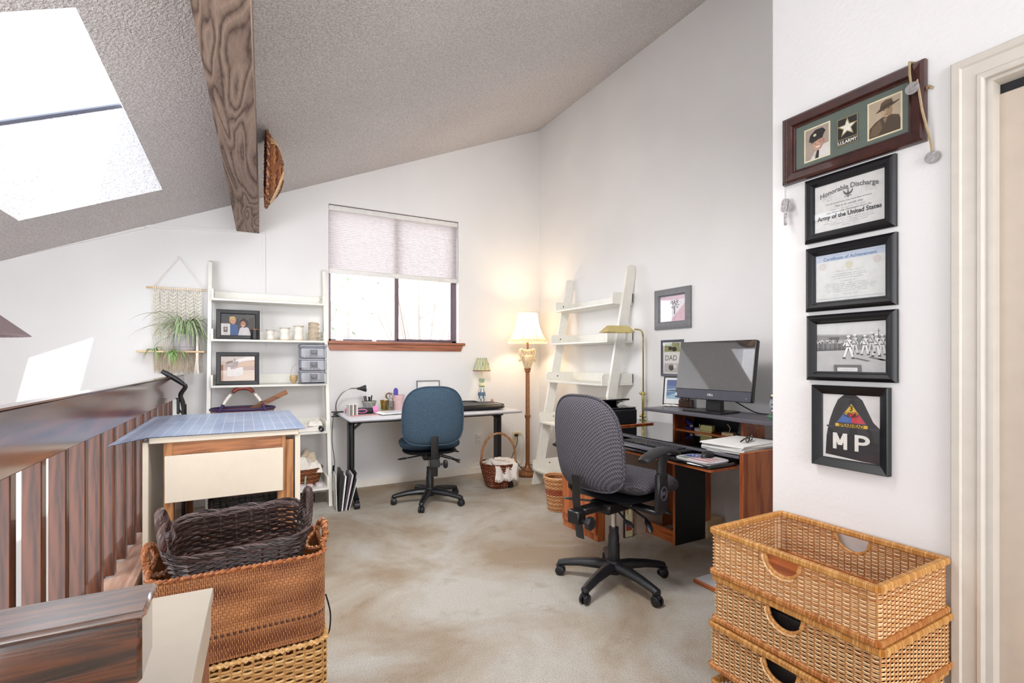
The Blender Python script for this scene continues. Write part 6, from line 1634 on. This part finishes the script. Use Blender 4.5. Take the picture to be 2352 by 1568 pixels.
for k, (dx, dy, lab) in enumerate(((0, 0, 'empty open rattan drawer basket, topmost of the stack by the near wall'), (.004, -.006, 'second rattan drawer basket from the top of the stack'), (-.004, .002, 'third rattan drawer basket from the top of the stack'), (.002, -.004, 'lowest rattan drawer basket standing on the carpet'))):
    t_ = T('rattan_basket', lab, 'basket', (1.630 + dx, .918 + dy, zz0 - k*(RH + .0005) if k < 3 else .001), 0, 'stacked rattan drawer baskets')
    for nm, me_, mt in (('woven_side', mw, 0), ('wrapped_rim', mr, 0), ('wrapped_base', mb_, 0), ('grip', mg1, 0), ('grip', mg2, 0), ('bottom', mbot, 0)):
        o = O(nm, me_, None, t_)
        if nm in ('woven_side',): o['kind'] = 'stuff'
b = B(); b.box(-.17, .17, -.225, .225, .0, .11, .01); o = O('dark_bundle', b, 'leather', None, (1.632, .912, zz0 - RH - .0005 + .0165)); tag(o, 'dark bundle showing through the handle of the second rattan drawer', 'bundle')
b = B(); b.box(-.17, .17, -.225, .225, .0, .11, .01); o = O('black_bundle', b, 'blk', None, (1.626, .918, zz0 - 2*(RH + .0005) + .0165)); tag(o, 'black bundle showing through the handle of the third rattan drawer', 'bundle')

# ------------------------------------------------------------------ stack of baskets in front of the cutting table
BX, BY = -.005, 1.935
nat = [H('cfa468'), H('c1935a'), H('dab67c'), H('b5864c')]
lw = T('wicker_hamper', 'honey wicker hamper at the bottom of the basket stack', 'basket', (BX + .01, BY - .005, 0.001))
fn, LL = rrect(.485, .33, .035)
b = weave(B(), fn, LL, .006, .318, .0108, .030, .0046, nat, .0032, .0048, scol=H('b98a52'), sr=.0042)
O('woven_side', b, 'vcwick', lw, kind='stuff', recalc=False)
b = B(); pts = [fn(LL*k/90)[:2] + (.326,) for k in range(90)]; rope(b, pts + [pts[0]], .011, 40, nat, 3, 5); O('rim', b, 'vcwick', lw, recalc=False)
O('bottom', B().box(-.22, .22, -.15, .15, 0, .30, .03), 'stick', lw)
rk = T('rattan_chest', 'reddish brown twill woven rattan basket in the middle of the basket stack', 'basket', (BX, BY, .338))
red = [H('a8683a'), H('8f4f2a'), H('b87a48'), H('7a3f22'), H('c28c58'), H('9a5a30')]
fn, LL = rrect(.50, .345, .055)
def rweave():
    b = B(); pitch = .0092; rows = int(.272/pitch); ns = 3*round(LL/.0168); st = LL/ns; rr_ = random.Random(17); hv = pitch*.45
    import mathutils.noise as mn
    def tone(x, y, z):
        v = mn.noise((x*4.0, y*4.0, z*14.0)) + .55*mn.noise((x*9, y*9 + 3, z*60.0)); f_ = max(0, min(1, .55 + v*.9))
        a_, c_ = H('6e3820'), H('b0744a'); return tuple(a_[i]*(1 - f_) + c_[i]*f_ for i in range(3))
    for k in range(rows):
        z = .004 + pitch*(k + .5); ring = None; dark = rr_.random() < .06
        for i in range(ns + 1):
            x, y, nx_, ny_ = fn(i*st); under = (i - k) % 3 == 0; off = -.0030 if under else .0016
            o = len(b.V)
            for dn, dz in ((.0004, -hv), (.0012, 0), (.0004, hv), (-.0012, 0)): b.V.append((x + nx_*(off + dn), y + ny_*(off + dn), z + dz))
            if ring is not None:
                b.col(H('4a2a22') if dark and not under else tone(x, y, z))
                for q_ in range(4): b.f(ring + q_, o + q_, o + (q_ + 1) % 4, ring + (q_ + 1) % 4)
            ring = o
    for i in range(ns):
        x, y, nx_, ny_ = fn(i*st); b.col(H('c08a58')); b.tube([(x + nx_*.0004, y + ny_*.0004, .004), (x + nx_*.0004, y + ny_*.0004, .276)], .0014, 4, cap=False)
    return b
O('woven_side', rweave(), 'vcwick', rk, kind='stuff', recalc=False)
O('lining', B().grid(lambda u, v: (lambda p: (p[0] - p[2]*.004, p[1] - p[3]*.004, .006 + .268*v))(fn(LL*u)), 80, 1, True), 'stick', rk, recalc=False)
O('bottom', B().box(-.235, .235, -.16, .16, 0, .008), 'stick', rk)
b = B(); pts = [fn(LL*k/110)[:2] + (.280,) for k in range(110)]; rope(b, pts + [pts[0]], .0085, 60, red, 4, 5); O('rim', b, 'vcwick', rk, recalc=False)
for sx in (-1, 1):
    b = B(); P = spline([(sx*.250, -.085, .282), (sx*.262, -.06, .318), (sx*.266, 0, .335), (sx*.262, .06, .318), (sx*.250, .085, .282)], 6); rope(b, P, .012, 9, red, 3, 6)
    P = spline([(sx*.248, -.09, .276), (sx*.215, -.05, .262), (sx*.205, .0, .258), (sx*.215, .05, .262), (sx*.248, .09, .276)], 6); rope(b, P, .009, 12, red, 3, 5); O('loop_handle', b, 'vcwick', rk, recalc=False)
# dark willow basket resting inside
dw_ = T('willow_basket', 'dark brown willow basket with twisted handles sitting in the rattan basket', 'basket', (BX - .002, BY + .005, .568), rot=(R(11), R(-2), R(1)))
drk = [H('2c1b17'), H('1f1311'), H('3a2620'), H('4c3834'), H('42241c'), H('5e4c4a')]
fn2, L2 = rrect(.355, .225, .05)
b = B(); rr_ = random.Random(23)
for k in range(13):
    z = .012 + k*.0092; n_ = 44; fl_ = .034*(k/13)
    for e in (0, .004):
        b.col(rr_.choice(drk)); ph_ = rr_.random()*2
        pts = []
        for i in range(n_):
            x, y, nx_, ny_ = fn2(L2*i/n_); off = fl_ + (.0045 if (i + k) % 2 else -.0045) + rr_.uniform(-.001, .001); pts.append((x + nx_*off, y + ny_*off, z + e + rr_.uniform(-.0016, .0016)))
        b.tube(pts, [rr_.uniform(.0024, .0042) for _ in range(n_)], 5, True)
for i in range(22):
    x, y, nx_, ny_ = fn2(L2*i/22); b.col(drk[2]); b.tube([(x, y, .0), (x + nx_*.036, y + ny_*.036, .135)], .0036, 5)
O('woven_side', b, 'vcwick', dw_, kind='stuff', recalc=False)
b = B()
for t_i in range(4):
    rope(b, [(lambda p, e: (p[0] + p[2]*e, p[1] + p[3]*e, .128 + .005*t_i + .004*math.sin(k*.7 + t_i*2)))(fn2(L2*k/72), .030 + .006*(t_i % 2)) for k in range(73)], .007, 14 + t_i, drk, 3, 5, .0030)
O('braided_rim', b, 'vcwick', dw_, recalc=False)
b = B()
for k in range(15): b.col(drk[k % 5]); b.tube([(-.165, -.10 + k*.0143, .010 + (k % 2)*.003), (.165, -.10 + k*.0143, .010 + ((k + 1) % 2)*.003)], .0055, 5)
for k in range(9): b.col(drk[(k + 2) % 5]); b.tube([(-.15 + k*.0375, -.10, .006), (-.15 + k*.0375, .10, .006)], .006, 5)
b.col(drk[1]).box(-.17, .17, -.105, .105, .0, .004); O('base', b, 'vcwick', dw_, recalc=False)
for sx in (-1, 1):
    b = B(); P = spline([(sx*.195, -.068, .10), (sx*.208, -.070, .155), (sx*.216, -.045, .212), (sx*.220, .0, .235), (sx*.216, .045, .212), (sx*.208, .070, .155), (sx*.195, .068, .10)], 7); rope(b, P, .0105, 5, drk[2:] + [H('6a5650')], 5, 6, .0068); O('twisted_handle', b, 'vcwick', dw_, recalc=False)
b = B(); b.tube(spline([(.262, 1.90, .42), (.275, 1.88, .36), (.270, 1.86, .31), (.258, 1.84, .30)], 5), .0028, 5); o = O('loose_strand', b, 'blk', None); tag(o, 'thin black strap hanging at the right side of the basket stack', 'strap')
